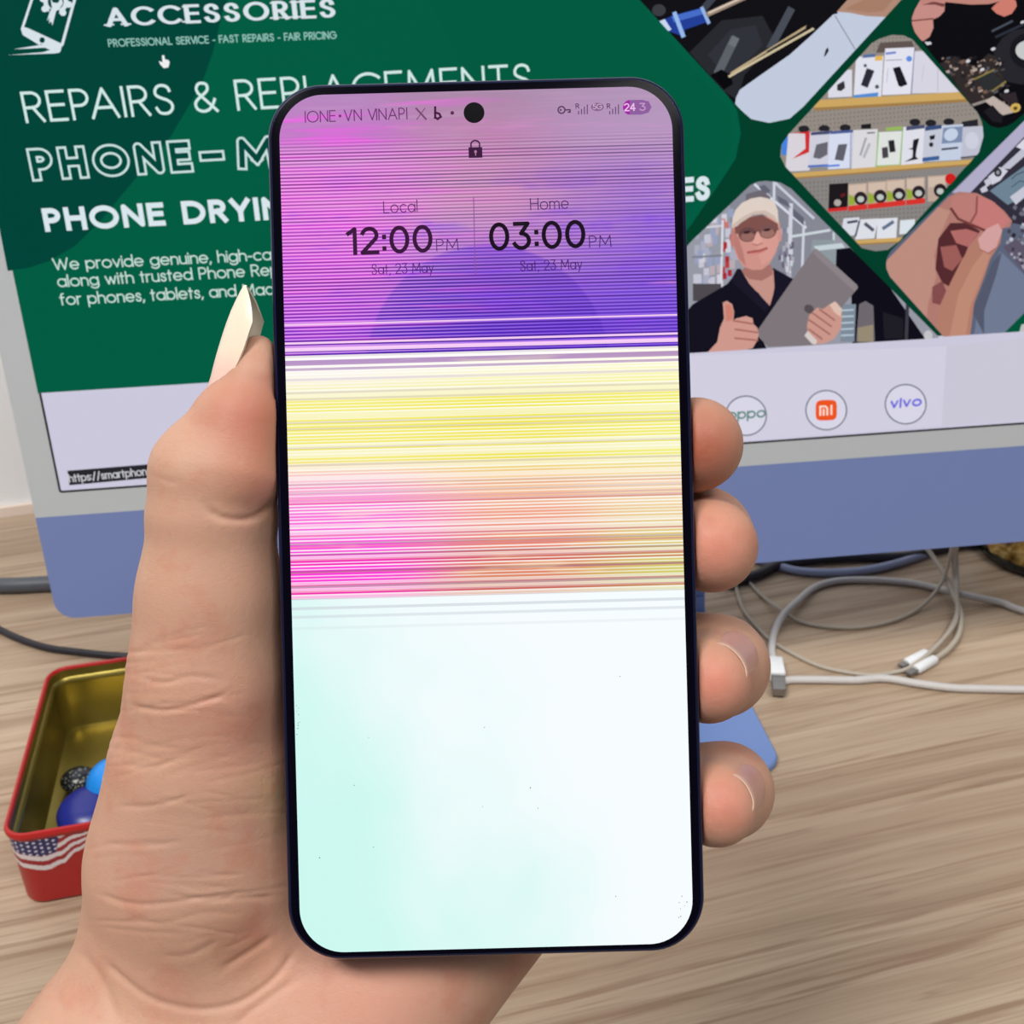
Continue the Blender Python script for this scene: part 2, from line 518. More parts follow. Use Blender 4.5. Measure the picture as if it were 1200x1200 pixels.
# front glass: chin and pale border meet on a straight line
def outline_part(lower):
    full = rrect(547, 369.5, 9, 260, 121.75, 10)
    cl = [(-50, -12), (-50, -100), (600, -100), (600, -12)] if lower else [(-50, 400), (-50, -12), (600, -12), (600, 400)]
    return clip_poly(full, cl)
for nm, lower, mat in (('chin', True, BLUE), ('border', False, BEZEL)):
    ol = outline_part(lower)
    v, f = loft([[mloc(x, y, z) for x, y in ol] for z in (-1.5, -0.15, 0.0)])
    o = keep(mesh_obj(nm, v, f, mat), comp)
    if nm == 'border': o['label'] = 'pale grey border around the screen'
v, f = loft([[mloc(x, y, z) for x, y in rrect(522, 295, 1.2, 260, 146.5, 4)] for z in (0.01, 0.06)])
o = keep(mesh_obj('screen_gasket', v, f, BLACK, smooth=False), comp); o['label'] = 'thin dark line round the screen'
SCR = screen_mat('lit_display')
v, f = loft([[mloc(x, y, z) for x, y in rrect(520, 293, 0.6, 260, 146.5, 3)] for z in (0.07, 0.10)])
screen = keep(mesh_obj('screen', v, f, SCR, smooth=False), comp)
at = screen.data.color_attributes.new('ink', 'FLOAT_COLOR', 'CORNER')
at.data.foreach_set('color', list((*lin((203, 200, 220)), 1.0)) * sum(p.loop_total for p in screen.data.polygons))
screen['label'] = 'lit screen with the web page'

# stand: one bent sheet, foot flat on the desk, neck rising behind the screen
FX0, FX1, FY0, FY1 = 0.035, 0.1615, 0.386, 0.527
rings = []
for ins, z in ((1.0, 0.0), (0.2, 0.6), (0.2, 3.2), (1.0, 4.0)):
    rings.append([(x, y, DESK + z * MM + 0.0002) for x, y in rrect(FX1 - FX0 - 2 * ins * MM, FY1 - FY0 - 2 * ins * MM, (12 - ins) * MM, (FX0 + FX1) / 2, (FY0 + FY1) / 2, 8)])
v, f = loft(rings)
keep(mesh_obj('stand_foot', v, f, BLUE_FOOT), comp)
hub = mloc(260, 150, -11.5)
prof = [(0.522, 0.0042), (0.5255, 0.008), (0.5268, 0.016), (0.526, 0.03), (hub[1] + 0.022, hub[2] - DESK - 0.03), (hub[1] + 0.014, hub[2] - DESK), (hub[1] + 0.001, hub[2] - DESK + 0.02)]
pr = []
pts = spline([(0, y, z) for y, z in prof], 6)
left, right = [], []
for i, p in enumerate(pts):
    t = unit(pts[min(i + 1, len(pts) - 1)] - pts[max(i - 1, 0)]); nrm = np.array([0, t[2], -t[1]])
    left.append(p + nrm * 0.0018); right.append(p - nrm * 0.0018)
poly = left + right[::-1]
ring = [[(x, q[1], DESK + q[2]) for q in poly] for x in (FX0 + 0.001, FX1 - 0.001)]
v = ring[0] + ring[1]; n = len(poly); f = [(i, (i + 1) % n, n + (i + 1) % n, n + i) for i in range(n)]
h = len(left)
f += [(i, i + 1, n - 2 - i, n - 1 - i) for i in range(h - 1)] + [(n + i, n + n - 1 - i, n + n - 2 - i, n + i + 1) for i in range(h - 1)]
keep(mesh_obj('stand_neck', v, f, BLUE_FOOT), comp)

# ------------------------------------------------------------------ the web page
PAGE = Canvas(mloc(0, 0, 0.12), mX, mV, mN, screen, SCR)
def frame_matrix(o, ex, ey, ez):
    m = Matrix.Identity(4)
    for i, e in enumerate((ex, ey, ez, o)):
        for j in range(3):
            m[j][i] = float(e[j])
    return m
SHEET = frame_matrix(mloc(0, 0, 0.12), mX, mV, mN)
C = PAGE
def done(name, label):
    o = C.build(name, label, parent=None)
    o.parent = screen
    o.matrix_parent_inverse = screen.matrix_world.inverted()
    o.matrix_basis = SHEET
    return o
def edge_y(x):       # lower edge of the green banner
    return 463.5 - 0.0612 * x - 0.000002 * x * x

# green banner
C.poly([(-80, -140), (1450, -230), (1420, edge_y(1420)), (1250, edge_y(1250)), (800, edge_y(800)), (400, edge_y(400)), (44.5, edge_y(44.5))], (0, 92, 66))
# darker rounded shape behind the heading and dark ground right of it
C.poly([(-80, -140), (330, -140), (262, 10), (250, 60), (236, 100), (200, 160), (150, 220), (115, 262), (88, 288), (58, 306), (33, 314), (9, 317)], (0, 68, 57))
C.poly([(700, -150), (762, 0), (800, 55), (850, 108), (864, 130), (868, 156), (862, 186), (845, 212), (811, 262), (740, 350), (600, 500 - 82), (640, edge_y(640)), (1250, edge_y(1250)), (1420, edge_y(1420)), (1450, -230)], (0, 62, 42))
C.poly([(700, -150), (757, 12), (795, 62), (842, 112), (857, 134), (861, 156), (855, 182), (838, 207), (790, 270), (700, 372), (560, edge_y(560)), (400, edge_y(400)), (300, -150)], (0, 90, 63))
C.poly([(300, -150), (300, 400), (420, edge_y(420)), (640, edge_y(640) - 60), (700, 372), (420, -150)], (0, 91, 65))
done('banner', 'green banner with darker rounded shapes')
# shop emblem
W = (214, 226, 232)
C.line([(47, -30), (26, 34), (28, 40), (46, 51)], 3, W)
C.line([(96, -30), (84, 12), (73, 52), (66, 58)], 3.4, W)
C.poly([(26, 31), (33, 33), (72, 51), (72, 57), (66, 61), (55, 57), (47, 51), (28, 41)], W)
C.ell(49.5, 47, 3.2, 3.4, (0, 60, 52))
C.poly([(16, 57.6), (48, 52.6), (56, 56), (50, 56), (34, 57)], W)
C.poly([(9, 64.6), (50, 61.2), (62, 57.6), (72, 58), (70, 61.6), (64, 62.6)], W)
for i in range(8):
    a = math.radians(45 * i + 12)
    C.ell(65.5 + 15.5 * math.cos(a), 2 + 15.5 * math.sin(a), 3.8, 3.8, W)
C.ell(65.5, 2, 14.6, 14.6, W)
C.ell(65.5, 2, 9.4, 9.4, (0, 68, 57))
C.poly([(58, 10), (70, 12), (66, 30), (56, 30)], (0, 68, 57))
C.poly([(59, -4), (62, 3), (68, 3.5), (72, -3), (74, 4), (70, 10), (66, 13), (61.5, 30), (60, 25), (57.5, 27.5), (58, 21), (55, 25), (58, 15), (61, 9)], W)
done('shop_emblem', 'white outline phone with a gear and spanner')
# writing
C.text('ACCESSORIES', (128, 29.8), (391, 18.8), 19, .34, W, gap=.40, pen=1.9)
lay, Wd = layout('ACCESSORIES', .40)
for i, ch in enumerate('ACCESSORIES'):
    x0 = lay[i][0]; sx = (391 - 128) / Wd
    serif = {'A': [(0, 0), (.8, 0)], 'E': [(.0, 0), (0, 1)], 'R': [(0, 0), (0, 1), (.54, 0)], 'I': [(0, 0), (0, 1)]}.get(ch, [])
    for gx, gy in serif:
        x = 128 + (x0 + gx) * sx; y = 29.8 - 11 * (x - 128) / 263 - 19 * gy
        C.line([(x - 5.2, y + .2 - (.7 if gy == 0 else -.7)), (x + 5.2, y - .2 - (.7 if gy == 0 else -.7))], 1.8, W)
C.text('PROFESSIONAL SERVICE - FAST REPAIRS - FAIR PRICING', (128, 54.5), (394, 45), 8, .17, (150, 200, 190), gap=.26)
C.text('REPAIRS & REPLACEMENTS', (32, 142.5), (622, 108), 33.5, .105, (206, 232, 228), gap=.22)
for word, q0, q1 in (('PHONE', (43, 206.5), (221, 196.3)), ('~', (241, 195.2), (259, 194.2)), ('M', (284, 193.2), (320, 191.1))):
    C.text(word, q0, q1, 27, .46, (196, 222, 220), gap=.56, inner=(.25, (0, 70, 58)))
C.text('PHONE DRYING', (56, 268.5), (366, 252), 21.5, .29, (216, 230, 236), gap=.36)
C.text('SERVICES', (690, 242), (829, 231.5), 22.5, .29, (216, 230, 236), gap=.36)
TXT = (196, 222, 214)
C.text('We provide genuine, high-ca', (64, 316), (318, 304), 12.8, .135, TXT, gap=.17)
C.text('along with trusted Phone Repairs', (69, 335.8), (356, 320), 12.8, .135, TXT, gap=.17)
C.text('for phones, tablets, and Mac', (72, 357), (320, 344.5), 12.8, .135, TXT, gap=.17)
done('banner_writing', 'white headings and small print on green')
# mouse pointer
C.poly([(190, 65), (192.5, 64.5), (193.5, 69.5), (197.5, 70.5), (199, 73), (197.5, 79), (192, 80), (187.5, 75), (186.5, 71.5), (190.5, 73)], (236, 238, 240))
done('mouse_pointer', 'white hand pointer')
# white band under the banner
C.poly([(770, edge_y(770) + 3), (1109, 406), (1103, 499), (770, 524)], (209, 206, 224))
C.poly([(1109, 406), (1420, edge_y(1420) - 1), (1420, 474), (1103, 499)], (201, 198, 214))
done('page_footer', 'pale strip under the banner')
C.poly([(79, 551.5), (215, 540.5), (218, 556), (81.5, 568.5)], (38, 38, 44))
C.text('https://smartphoneaccess', (82, 564.5), (214, 552.5), 8.5, .15, (205, 205, 210), gap=.2)
done('address_tip', 'dark strip with a web address')
for cx, cy in ((874, 487), (968, 480.5), (1061, 473.5)):
    C.ell(cx, cy, 24.6, 23.8, (112, 114, 128), n=48)
    C.ell(cx, cy, 23.0, 22.2, (216, 214, 230), n=48)
C.text('oppo', (853, 491), (896, 488), 10.5, .20, (96, 136, 128), gap=.2)
C.poly([(x, y) for x, y in [(968 + 12.4 * math.copysign(abs(math.cos(a)) ** .45, math.cos(a)), 480.5 + 12 * math.copysign(abs(math.sin(a)) ** .45, math.sin(a)) - .055 * 12 * math.cos(a)) for a in [2 * math.pi * k / 40 for k in range(40)]]], (236, 84, 30))
C.line([(961, 486), (961, 476.2), (967, 476), (969.2, 478), (969.2, 485.6)], 2.2, (250, 222, 205))
C.line([(965, 485.8), (965, 480)], 2.2, (250, 222, 205))
C.line([(974, 485), (974, 475.4)], 2.2, (250, 222, 205))
C.text('vivo', (1044, 477.5), (1078.5, 474.5), 10, .24, (110, 104, 220), gap=.26)
done('brand_badges', 'three round badges with maker marks')
# ------------------------------------------------------------------ pictures on the page
def crop(sc, ox, oy):
    return lambda *pts: [(ox + x / sc, oy + y / sc) for x, y in pts]
def one(m, x, y): return m((x, y))[0]

# --- tools on a mat
m = crop(3.75, 760, 0)
C.clip = hull([(731, -20), (832, 88), (868, 129), (880, 139.5), (901, 144), (925, 139), (941, 125), (1074, -20)])
C.poly([(700, -30), (1100, -30), (1100, 160), (700, 160)], (16, 15, 20))
C.poly(m((180, 230), (320, 90), (500, 70), (560, 180), (420, 330), (390, 440), (330, 400)), (40, 41, 47))
C.poly(m((260, 240), (360, 130), (470, 110), (500, 200), (400, 300), (330, 330)), (48, 50, 57))
C.ell(*one(m, 45, 45), 8, 7, (58, 60, 66))
C.line(m((240, 40), (300, -30)), 8, (62, 66, 76))
C.line(m((620, 50), (540, 200)), 9, (72, 76, 86))
C.line(m((372, 182), (310, 310)), 10, (92, 97, 104))
C.line(m((376, 178), (372, 186)), 9, (108, 113, 120))
C.poly(m((40, 100), (100, 70), (230, 35), (262, 95), (160, 130), (150, 160), (95, 140)), (34, 62, 150))
C.poly(m((100, 72), (230, 38), (240, 62), (110, 98)), (70, 110, 200))
C.line(m((115, 62), (150, 155)), 5, (150, 185, 235))
C.line(m((235, 38), (262, 98)), 4, (150, 180, 230))
C.poly(m((30, 100), (70, 84), (100, 130), (80, 140)), (200, 216, 240))
C.line(m((262, 62), (420, -10)), 5.6, (150, 132, 118))
C.line(m((266, 56), (420, -14)), 2.4, (214, 196, 176))
C.poly(m((270, 330), (320, 305), (360, 330), (370, 370), (330, 395)), (8, 8, 12))
C.line(m((355, 335), (720, 128)), 2.8, (206, 192, 158))
C.line(m((365, 320), (690, 118)), 2.6, (186, 166, 132))
C.line(m((520, 226), (690, 128)), 1.2, (60, 52, 46))
C.poly(m((383, 430), (400, 395), (470, 345), (620, 240), (720, 150), (825, 50), (1200, 60), (1200, 620), (360, 620)), (194, 203, 222))
C.line(m((700, 120), (860, 20)), 5, (18, 16, 20))
C.poly(m((826, 52), (880, -10), (1200, -20), (1060, 75), (960, 72), (880, 56)), (176, 138, 118))
C.poly(m((860, 40), (960, -10), (1080, -10), (1030, 50), (960, 56)), (166, 126, 104))
C.line(m((818, 70), (905, 215)), 1.0, (120, 116, 128))
C.poly(m((778, 216), (788, 208), (790, 224), (778, 244), (768, 250)), (40, 32, 38))
C.poly(m((826, 46), (800, 66), (830, 60)), (30, 24, 26))
done('tools_picture', 'picture of a blue screwdriver and tweezers on a black mat')

# --- accessory shelves
m = crop(4.285, 900, 20)
C.clip = hull(m((520, 130), (560, 108), (620, 90), (680, 93), (722, 112), (1050, 480), (1072, 530), (1078, 600), (1055, 680), (650, 1130), (600, 1168), (540, 1175), (470, 1160), (85, 750), (60, 700), (66, 640), (100, 590)))
C.poly(m((0, 0), (1157, 0), (1157, 1200), (0, 1200)), (148, 140, 132))
C.poly(m((0, 800), (1157, 700), (1157, 1200), (0, 1200)), (136, 132, 130))
C.up()
dots = []
for r in range(5):
    for i in range(46):
        dots.append((150 + i * 20 + (r % 2) * 3, 525 + r * 22 - i * 2.0 - 40))
for r in range(4):
    for i in range(14):
        dots.append((530 + i * 19, 108 + r * 19 - i * .6))
for r in range(5):
    for i in range(30):
        dots.append((150 + i * 20, 835 + r * 22 - i * 1.2)); dots.append((300 + i * 20, 985 + r * 22 - i * 1.2))
for x, y in dots:
    q = one(m, x, y)
    pl = clip_poly([(q[0] + .9 * math.cos(a), q[1] + .9 * math.sin(a)) for a in (0, 1.05, 2.1, 3.14, 4.2, 5.24)], C.clip)
    if len(pl) >= 3: C._add([C.loc(p) for p in pl], (104, 98, 94))
def shelf(x0, x1, y0, y1, th):
    C.poly(m((x0, y0), (x1, y1), (x1, y1 + th), (x0, y0 + th)), (204, 166, 98))
    C.poly(m((x0, y0 + th * .72), (x1, y1 + th * .72), (x1, y1 + th), (x0, y0 + th)), (160, 124, 74))
def bx(x0, x1, ytop, ybot, col, lean=0, dy=-6):
    C.poly(m((x0 + lean, ytop), (x1 + lean, ytop + dy), (x1, ybot + dy), (x0, ybot)), col)
C.poly(m((560, 130), (720, 120), (740, 170), (540, 180)), (96, 84, 80))
bx(300, 420, 270, 405, (218, 218, 230), 0)
C.poly(m((345, 340), (380, 320), (385, 355), (365, 372), (345, 368)), (52, 48, 56))
bx(428, 566, 200, 404, (222, 224, 236), 12)
C.poly(m((478, 190), (536, 184), (540, 200), (470, 206)), (84, 112, 160))
C.poly(m((536, 196), (574, 194), (572, 218), (534, 220)), (226, 180, 90))
C.poly(m((494, 256), (532, 270), (498, 356), (464, 342)), (44, 44, 56))
C.ell(*one(m, 486, 244), 2, 2, (90, 90, 100)); C.ell(*one(m, 545, 350), 2.4, 2.4, (80, 80, 90))
C.poly(m((428, 392), (552, 378), (550, 398), (428, 406)), (80, 140, 210))
bx(570, 716, 158, 392, (226, 226, 238), 16)
C.poly(m((588, 178), (640, 172), (640, 184), (588, 190)), (120, 140, 210))
C.line(m((590, 218), (668, 214)), 1.0, (150, 150, 165))
C.ell(*one(m, 706, 210), 3.4, 3.4, (96, 140, 220))
C.poly(m((624, 256), (660, 248), (698, 338), (664, 352), (652, 344)), (28, 26, 36))
C.line(m((600, 260), (594, 330)), .8, (170, 180, 195))
C.line(m((734, 156), (716, 386)), 1.2, (120, 122, 160))
bx(720, 960, 172, 384, (214, 212, 224), 14)
C.line(m((850, 260), (850, 372)), .8, (180, 178, 196)); C.line(m((780, 240), (770, 320)), .8, (196, 190, 206))
shelf(230, 1000, 418, 374, 52)
# middle row
def hook(x, y):
    C.ell(*one(m, x, y), 6.5, 4.2, (38, 36, 42))
for x, y in ((178, 562), (280, 560), (385, 556), (735, 528), (815, 532), (905, 526)): hook(x, y)
C.poly(m((465, 540), (515, 534), (515, 560), (465, 562)), (30, 28, 34))
C.poly(m((590, 556), (670, 548), (672, 566), (588, 572)), (150, 184, 90))
C.poly(m((970, 526), (1050, 512), (1052, 548), (970, 552)), (40, 38, 46))
bx(66, 104, 606, 694, (70, 130, 220), 0)
bx(84, 206, 585, 776, (216, 210, 218), 16)
C.poly(m((112, 582), (208, 574), (204, 678), (120, 712), (186, 660), (184, 586)), (206, 48, 50))
bx(200, 312, 576, 756, (206, 206, 220), 14)
C.poly(m((214, 578), (322, 570), (322, 586), (212, 594)), (70, 74, 112))
C.poly(m((240, 640), (298, 626), (296, 690), (258, 712), (224, 706)), (104, 102, 112))
C.poly(m((198, 744), (300, 738), (300, 750), (198, 756)), (84, 116, 190))
bx(298, 414, 580, 764, (214, 220, 238), 10)
C.poly(m((310, 574), (424, 566), (424, 580), (310, 588)), (74, 90, 150))
C.poly(m((350, 640), (396, 636), (376, 722), (332, 716)), (96, 96, 108))
C.line(m((298, 748), (352, 744)), 2.4, (90, 130, 220)); C.line(m((414, 586), (410, 762)), 1.0, (100, 120, 170))
bx(416, 538, 568, 762, (218, 216, 220), 10)
C.line(m((498, 582), (530, 580)), 1.6, (90, 90, 90))
C.line(m((488, 610), (462, 690)), 2.4, (160, 160, 170)); C.line(m((505, 640), (480, 700)), 3, (176, 176, 184))
bx(540, 660, 578, 748, (222, 226, 222), 12)
for a in (((552, 578), (540, 748)), ((672, 572), (660, 742)), ((540, 748), (660, 742))): C.line(m(*a), 1.4, (146, 190, 110))
C.poly(m((600, 620), (630, 616), (638, 676), (608, 680)), (40, 38, 44)); C.poly(m((568, 656), (598, 650), (602, 704), (572, 710)), (70, 68, 74))
bx(664, 776, 552, 744, (222, 222, 232), 12)
C.poly(m((692, 548), (784, 540), (784, 558), (690, 570)), (74, 80, 110))
C.poly(m((726, 616), (756, 608), (742, 668), (738, 700), (752, 712), (680, 728), (722, 704), (724, 666), (700, 662), (722, 656)), (30, 28, 34))
bx(772, 862, 556, 728, (196, 200, 214), 10)
C.poly(m((786, 550), (868, 540), (868, 560), (784, 572)), (56, 76, 120))
C.poly(m((806, 598), (836, 590), (832, 612), (812, 618)), (28, 28, 36)); C.ell(*one(m, 816, 640), 2.6, 2.8, (40, 40, 48))
C.poly(m((772, 706), (856, 696), (856, 716), (772, 726)), (60, 96, 150))
bx(860, 966, 544, 722, (196, 206, 226), 10)
C.poly(m((876, 556), (976, 548), (970, 628), (868, 636)), (124, 140, 172)); C.ell(*one(m, 915, 590), 8.5, 7, (196, 208, 228), -30)
C.line(m((872, 664), (946, 656)), 2.2, (40, 38, 50))
bx(966, 1072, 552, 706, (190, 192, 208), 8); C.ell(*one(m, 1020, 620), 8, 10, (204, 206, 222))
C.line(m((966, 706), (1072, 694)), 1.6, (54, 50, 60))
shelf(90, 1110, 786, 708, 30)
# third row
bx(300, 396, 838, 974, (28, 24, 28), 4)
C.ell(*one(m, 346, 932), 4.2, 4, (176, 168, 160)); C.poly(m((360, 890), (384, 880), (384, 898), (362, 906)), (96, 30, 34))
C.poly(m((298, 962), (396, 952), (396, 970), (298, 978)), (206, 44, 44))
for i, x in enumerate((400, 498, 592, 690, 798)):
    y0 = 838 - i * 10; w = 94
    bx(x, x + w, y0, y0 + 128, (190, 166, 150), 0)
    C.poly(m((x + 2, y0 + 8), (x + w - 6, y0), (x + w - 8, y0 + 50), (x + 4, y0 + 56)), (208, 186, 170))
    if i < 4: C.poly(m((x + 2, y0 + 50), (x + 36, y0 + 70), (x + 30, y0 + 104), (x + 2, y0 + 106)), (150, 172, 60))
    C.ell(*one(m, x + 62, y0 + 72), 7.6, 8, (44, 34, 40)); C.ell(*one(m, x + 62, y0 + 76), 4, 3.6, (190, 196, 190))
    if i < 4: C.poly(m((x, y0 + 110), (x + w, y0 + 100), (x + w, y0 + 126), (x, y0 + 136)), (214, 52, 46))
C.ell(*one(m, 912, 812), 6.4, 6.4, (206, 34, 32))
# bottom row
bx(360, 440, 1010, 1100, (214, 216, 226), 16); bx(434, 530, 1016, 1116, (220, 222, 230), 20); bx(540, 640, 1012, 1116, (222, 224, 232), 6)
bx(655, 730, 1020, 1090, (216, 224, 232), 4)
C.line(m((455, 1024), (436, 1096)), 2, (46, 50, 84)); C.line(m((400, 1030), (440, 1024)), 3, (70, 74, 96))
C.line(m((488, 1040), (520, 1066)), 4, (80, 84, 100)); C.line(m((620, 1030), (578, 1058)), 4, (96, 112, 140))
shelf(380, 760, 1122, 1100, 26)
done('shelf_picture', 'picture of boxed accessories on pegboard shelves')

# --- technician with a laptop
m = crop(5.4545, 800, 200)
C.clip = hull([(752, edge_y(752)), (760, 336), (811, 281), (878.8, 216.5), (887, 213), (897, 211.8), (913.7, 213.7), (926.5, 221), (1099, 395.5), (1098.5, edge_y(1098.5))])
C.poly(m((-300, 0), (1700, 0), (1700, 1400), (-300, 1400)), (150, 152, 164))
C.poly(m((300, 100), (700, 40), (960, 400), (960, 700), (560, 700), (300, 400)), (134, 136, 148))
for a, w, col in ((((460, 90), (780, 360)), 3, (214, 218, 230)), (((580, 70), (830, 300)), 3, (200, 204, 218)), (((688, 220), (676, 680)), 4.5, (206, 208, 220)), (((770, 330), (760, 620)), 3, (204, 208, 220)), (((580, 80), (580, 240)), 3, (206, 210, 222)), (((690, 420), (930, 380)), 3, (204, 214, 220)), (((960, 400), (958, 640)), 2.4, (198, 210, 214))):
    C.line(m(*a), w, col)
for p in (((480, 100), (520, 90), (560, 130), (520, 150)), ((600, 160), (660, 190), (690, 240), (610, 200)), ((700, 240), (770, 300), (770, 350), (700, 290))):
    C.poly(m(*p), (98, 100, 116))
C.poly(m((400, 150), (500, 120), (560, 170), (500, 240), (400, 230)), (110, 104, 112))
rnd = random.Random(4)
for i in range(70):
    x, y = rnd.uniform(60, 330), rnd.uniform(240, 720)
    c0 = rnd.choice([(196, 196, 210), (170, 172, 190), (150, 160, 190), (186, 170, 176), (206, 206, 216)])
    C.poly(m((x, y), (x + 34, y - 4), (x + 34, y + 52), (x, y + 56)), c0)
for i in range(11):
    x, y = rnd.uniform(235, 310), rnd.uniform(260, 660)
    C.poly(m((x, y), (x + 26, y), (x + 26, y + 40), (x, y + 40)), rnd.choice([(182, 60, 66), (170, 40, 50), (200, 120, 110)]))
for i in range(34):
    x, y = rnd.uniform(590, 690), rnd.uniform(360, 660)
    C.poly(m((x, y), (x + 18, y), (x + 18, y + 36), (x, y + 36)), rnd.choice([(170, 170, 180), (130, 124, 146), (200, 204, 214), (104, 96, 120)]))
C.line(m((250, 320), (240, 700)), 2.6, (216, 216, 226)); C.line(m((60, 550), (240, 540)), 2, (120, 124, 134)); C.line(m((60, 370), (240, 350)), 2, (210, 212, 222))
C.poly(m((60, 720), (240, 720), (240, 830), (60, 830)), (78, 74, 80))
C.poly(m((820, 440), (960, 440), (1000, 640), (800, 700)), (140, 152, 158))
C.poly(m((830, 480), (1010, 460), (1030, 490), (850, 510)), (196, 208, 214))
C.poly(m((975, 500), (1060, 490), (1300, 720), (1700, 1300), (1080, 1300), (1070, 800), (970, 640)), (14, 12, 24))
C.poly(m((1010, 850), (1100, 850), (1090, 1090), (1000, 1090)), (126, 138, 152))
for i in range(5): C.line(m((1010, 890 + 40 * i), (1080, 886 + 40 * i)), 2, (176, 196, 208))
C.poly(m((1120, 850), (1160, 830), (1210, 860), (1220, 1090), (1100, 1090)), (110, 104, 110)); C.poly(m((1110, 1000), (1210, 980), (1210, 1090), (1110, 1090)), (150, 138, 116))
C.line(m((1430, 800), (1420, 1090)), 4, (60, 60, 70)); C.ell(*one(m, 1560, 1050), 5, 6, (196, 196, 200)); C.poly(m((1270, 900), (1400, 940), (1400, 1070), (1280, 1070)), (30, 28, 36))
# shirt
C.poly(m((-120, 1160), (-60, 980), (60, 850), (280, 720), (350, 630), (420, 700), (540, 860), (570, 620), (640, 660), (720, 700), (600, 900), (480, 1020), (560, 1200), (200, 1260)), (18, 17, 30))
C.poly(m((355, 628), (420, 640), (540, 640), (585, 630), (580, 760), (550, 862), (480, 780), (410, 720)), (196, 146, 134))
C.poly(m((360, 640), (400, 610), (560, 600), (570, 660), (500, 700), (420, 690)), (164, 112, 104))
C.poly(m((340, 625), (362, 622), (420, 720), (552, 862), (520, 900), (400, 790), (300, 700)), (26, 24, 40)); C.poly(m((572, 618), (700, 690), (620, 830), (556, 866), (580, 740)), (24, 22, 38))
# face and cap
C.poly(m((304, 350), (310, 470), (340, 550), (380, 610), (440, 632), (500, 630), (550, 590), (590, 520), (615, 420), (614, 330), (560, 290), (400, 290)), (206, 146, 136))
C.poly(m((420, 300), (560, 290), (612, 350), (606, 470), (560, 560), (500, 600), (470, 500)), (214, 154, 144))
C.poly(m((306, 356), (320, 470), (352, 560), (400, 612), (380, 520), (352, 430)), (184, 124, 116))
C.ell(*one(m, 312, 440), 2.6, 8, (190, 126, 118)); C.ell(*one(m, 612, 410), 2.6, 8, (206, 146, 138))
C.poly(m((330, 400), (322, 350), (400, 300), (500, 280), (600, 336), (606, 372), (560, 400), (470, 380), (400, 410)), (128, 82, 78))
C.ell(*one(m, 408, 406), 10.5, 8.6, (106, 72, 74), -8); C.ell(*one(m, 536, 386), 10.5, 8.4, (122, 84, 82), -8)
C.ell(*one(m, 408, 418), 8, 5.4, (150, 104, 98), -8); C.ell(*one(m, 536, 398), 8, 5.2, (158, 112, 104), -8)
C.ell(*one(m, 404, 392), 4.4, 1.6, (56, 36, 40), -8); C.ell(*one(m, 532, 376), 4.4, 1.6, (56, 36, 40), -8)
C.line(m((440, 396), (480, 380)), 1.4, (88, 60, 62)); C.line(m((604, 372), (580, 384)), 1.2, (96, 66, 68))
C.poly(m((462, 400), (482, 396), (504, 452), (486, 466), (446, 468), (440, 456)), (222, 164, 152)); C.line(m((442, 466), (470, 474), (500, 460)), 1.2, (168, 104, 98))
C.line(m((412, 520), (450, 514), (490, 508), (528, 494)), 2.6, (164, 84, 84)); C.line(m((430, 528), (480, 524), (510, 512)), 2.0, (206, 130, 124))
C.poly(m((308, 366), (312, 300), (330, 250), (370, 205), (430, 176), (490, 166), (540, 176), (580, 200), (600, 250), (606, 336), (560, 292), (500, 268), (440, 278), (380, 318), (340, 352)), (222, 206, 196))
C.poly(m((308, 366), (316, 340), (380, 290), (450, 258), (520, 252), (580, 286), (608, 340), (560, 300), (500, 274), (440, 282), (380, 322)), (204, 184, 172))
# laptop
C.poly(m((830, 500), (850, 496), (1105, 726), (1112, 745), (1000, 880), (850, 1110), (540, 1122), (470, 1050), (476, 1010)), (126, 118, 122))
C.poly(m((830, 500), (850, 496), (1105, 726), (1112, 745), (1090, 770), (830, 530)), (138, 130, 134))
C.ell(*one(m, 800, 880), 6, 5, (84, 78, 82), 30)
# hands
C.poly(m((250, 840), (275, 828), (310, 850), (322, 900), (318, 950), (340, 940), (400, 925), (440, 940), (445, 975), (470, 1000), (480, 1040), (470, 1080), (440, 1130), (360, 1150), (150, 1160), (215, 1090), (232, 1000), (258, 940)), (206, 152, 140))
C.poly(m((266, 850), (300, 850), (316, 900), (310, 950), (270, 960)), (204, 128, 112))
for a in (((320, 955), (440, 975)), ((330, 1010), (470, 1030)), ((330, 1066), (470, 1080))): C.line(m(*a), 2.0, (166, 106, 98))
C.poly(m((830, 890), (850, 872), (890, 880), (930, 850), (980, 840), (1010, 900), (1005, 1000), (960, 1070), (900, 1100), (850, 1104), (800, 1060), (786, 990), (800, 920)), (202, 150, 138))
C.poly(m((930, 852), (965, 832), (1010, 880), (1000, 930), (960, 900)), (220, 190, 176)); C.poly(m((770, 1050), (790, 1020), (850, 1080), (845, 1108), (820, 1104)), (212, 202, 198))
for a in (((820, 905), (940, 990)), ((800, 950), (930, 1040)), ((870, 885), (960, 950)), ((800, 1010), (880, 1070))): C.line(m(*a), 2.0, (160, 104, 98))
done('technician_picture', 'picture of a person in a cream cap and black shirt, thumb up, holding a grey laptop')

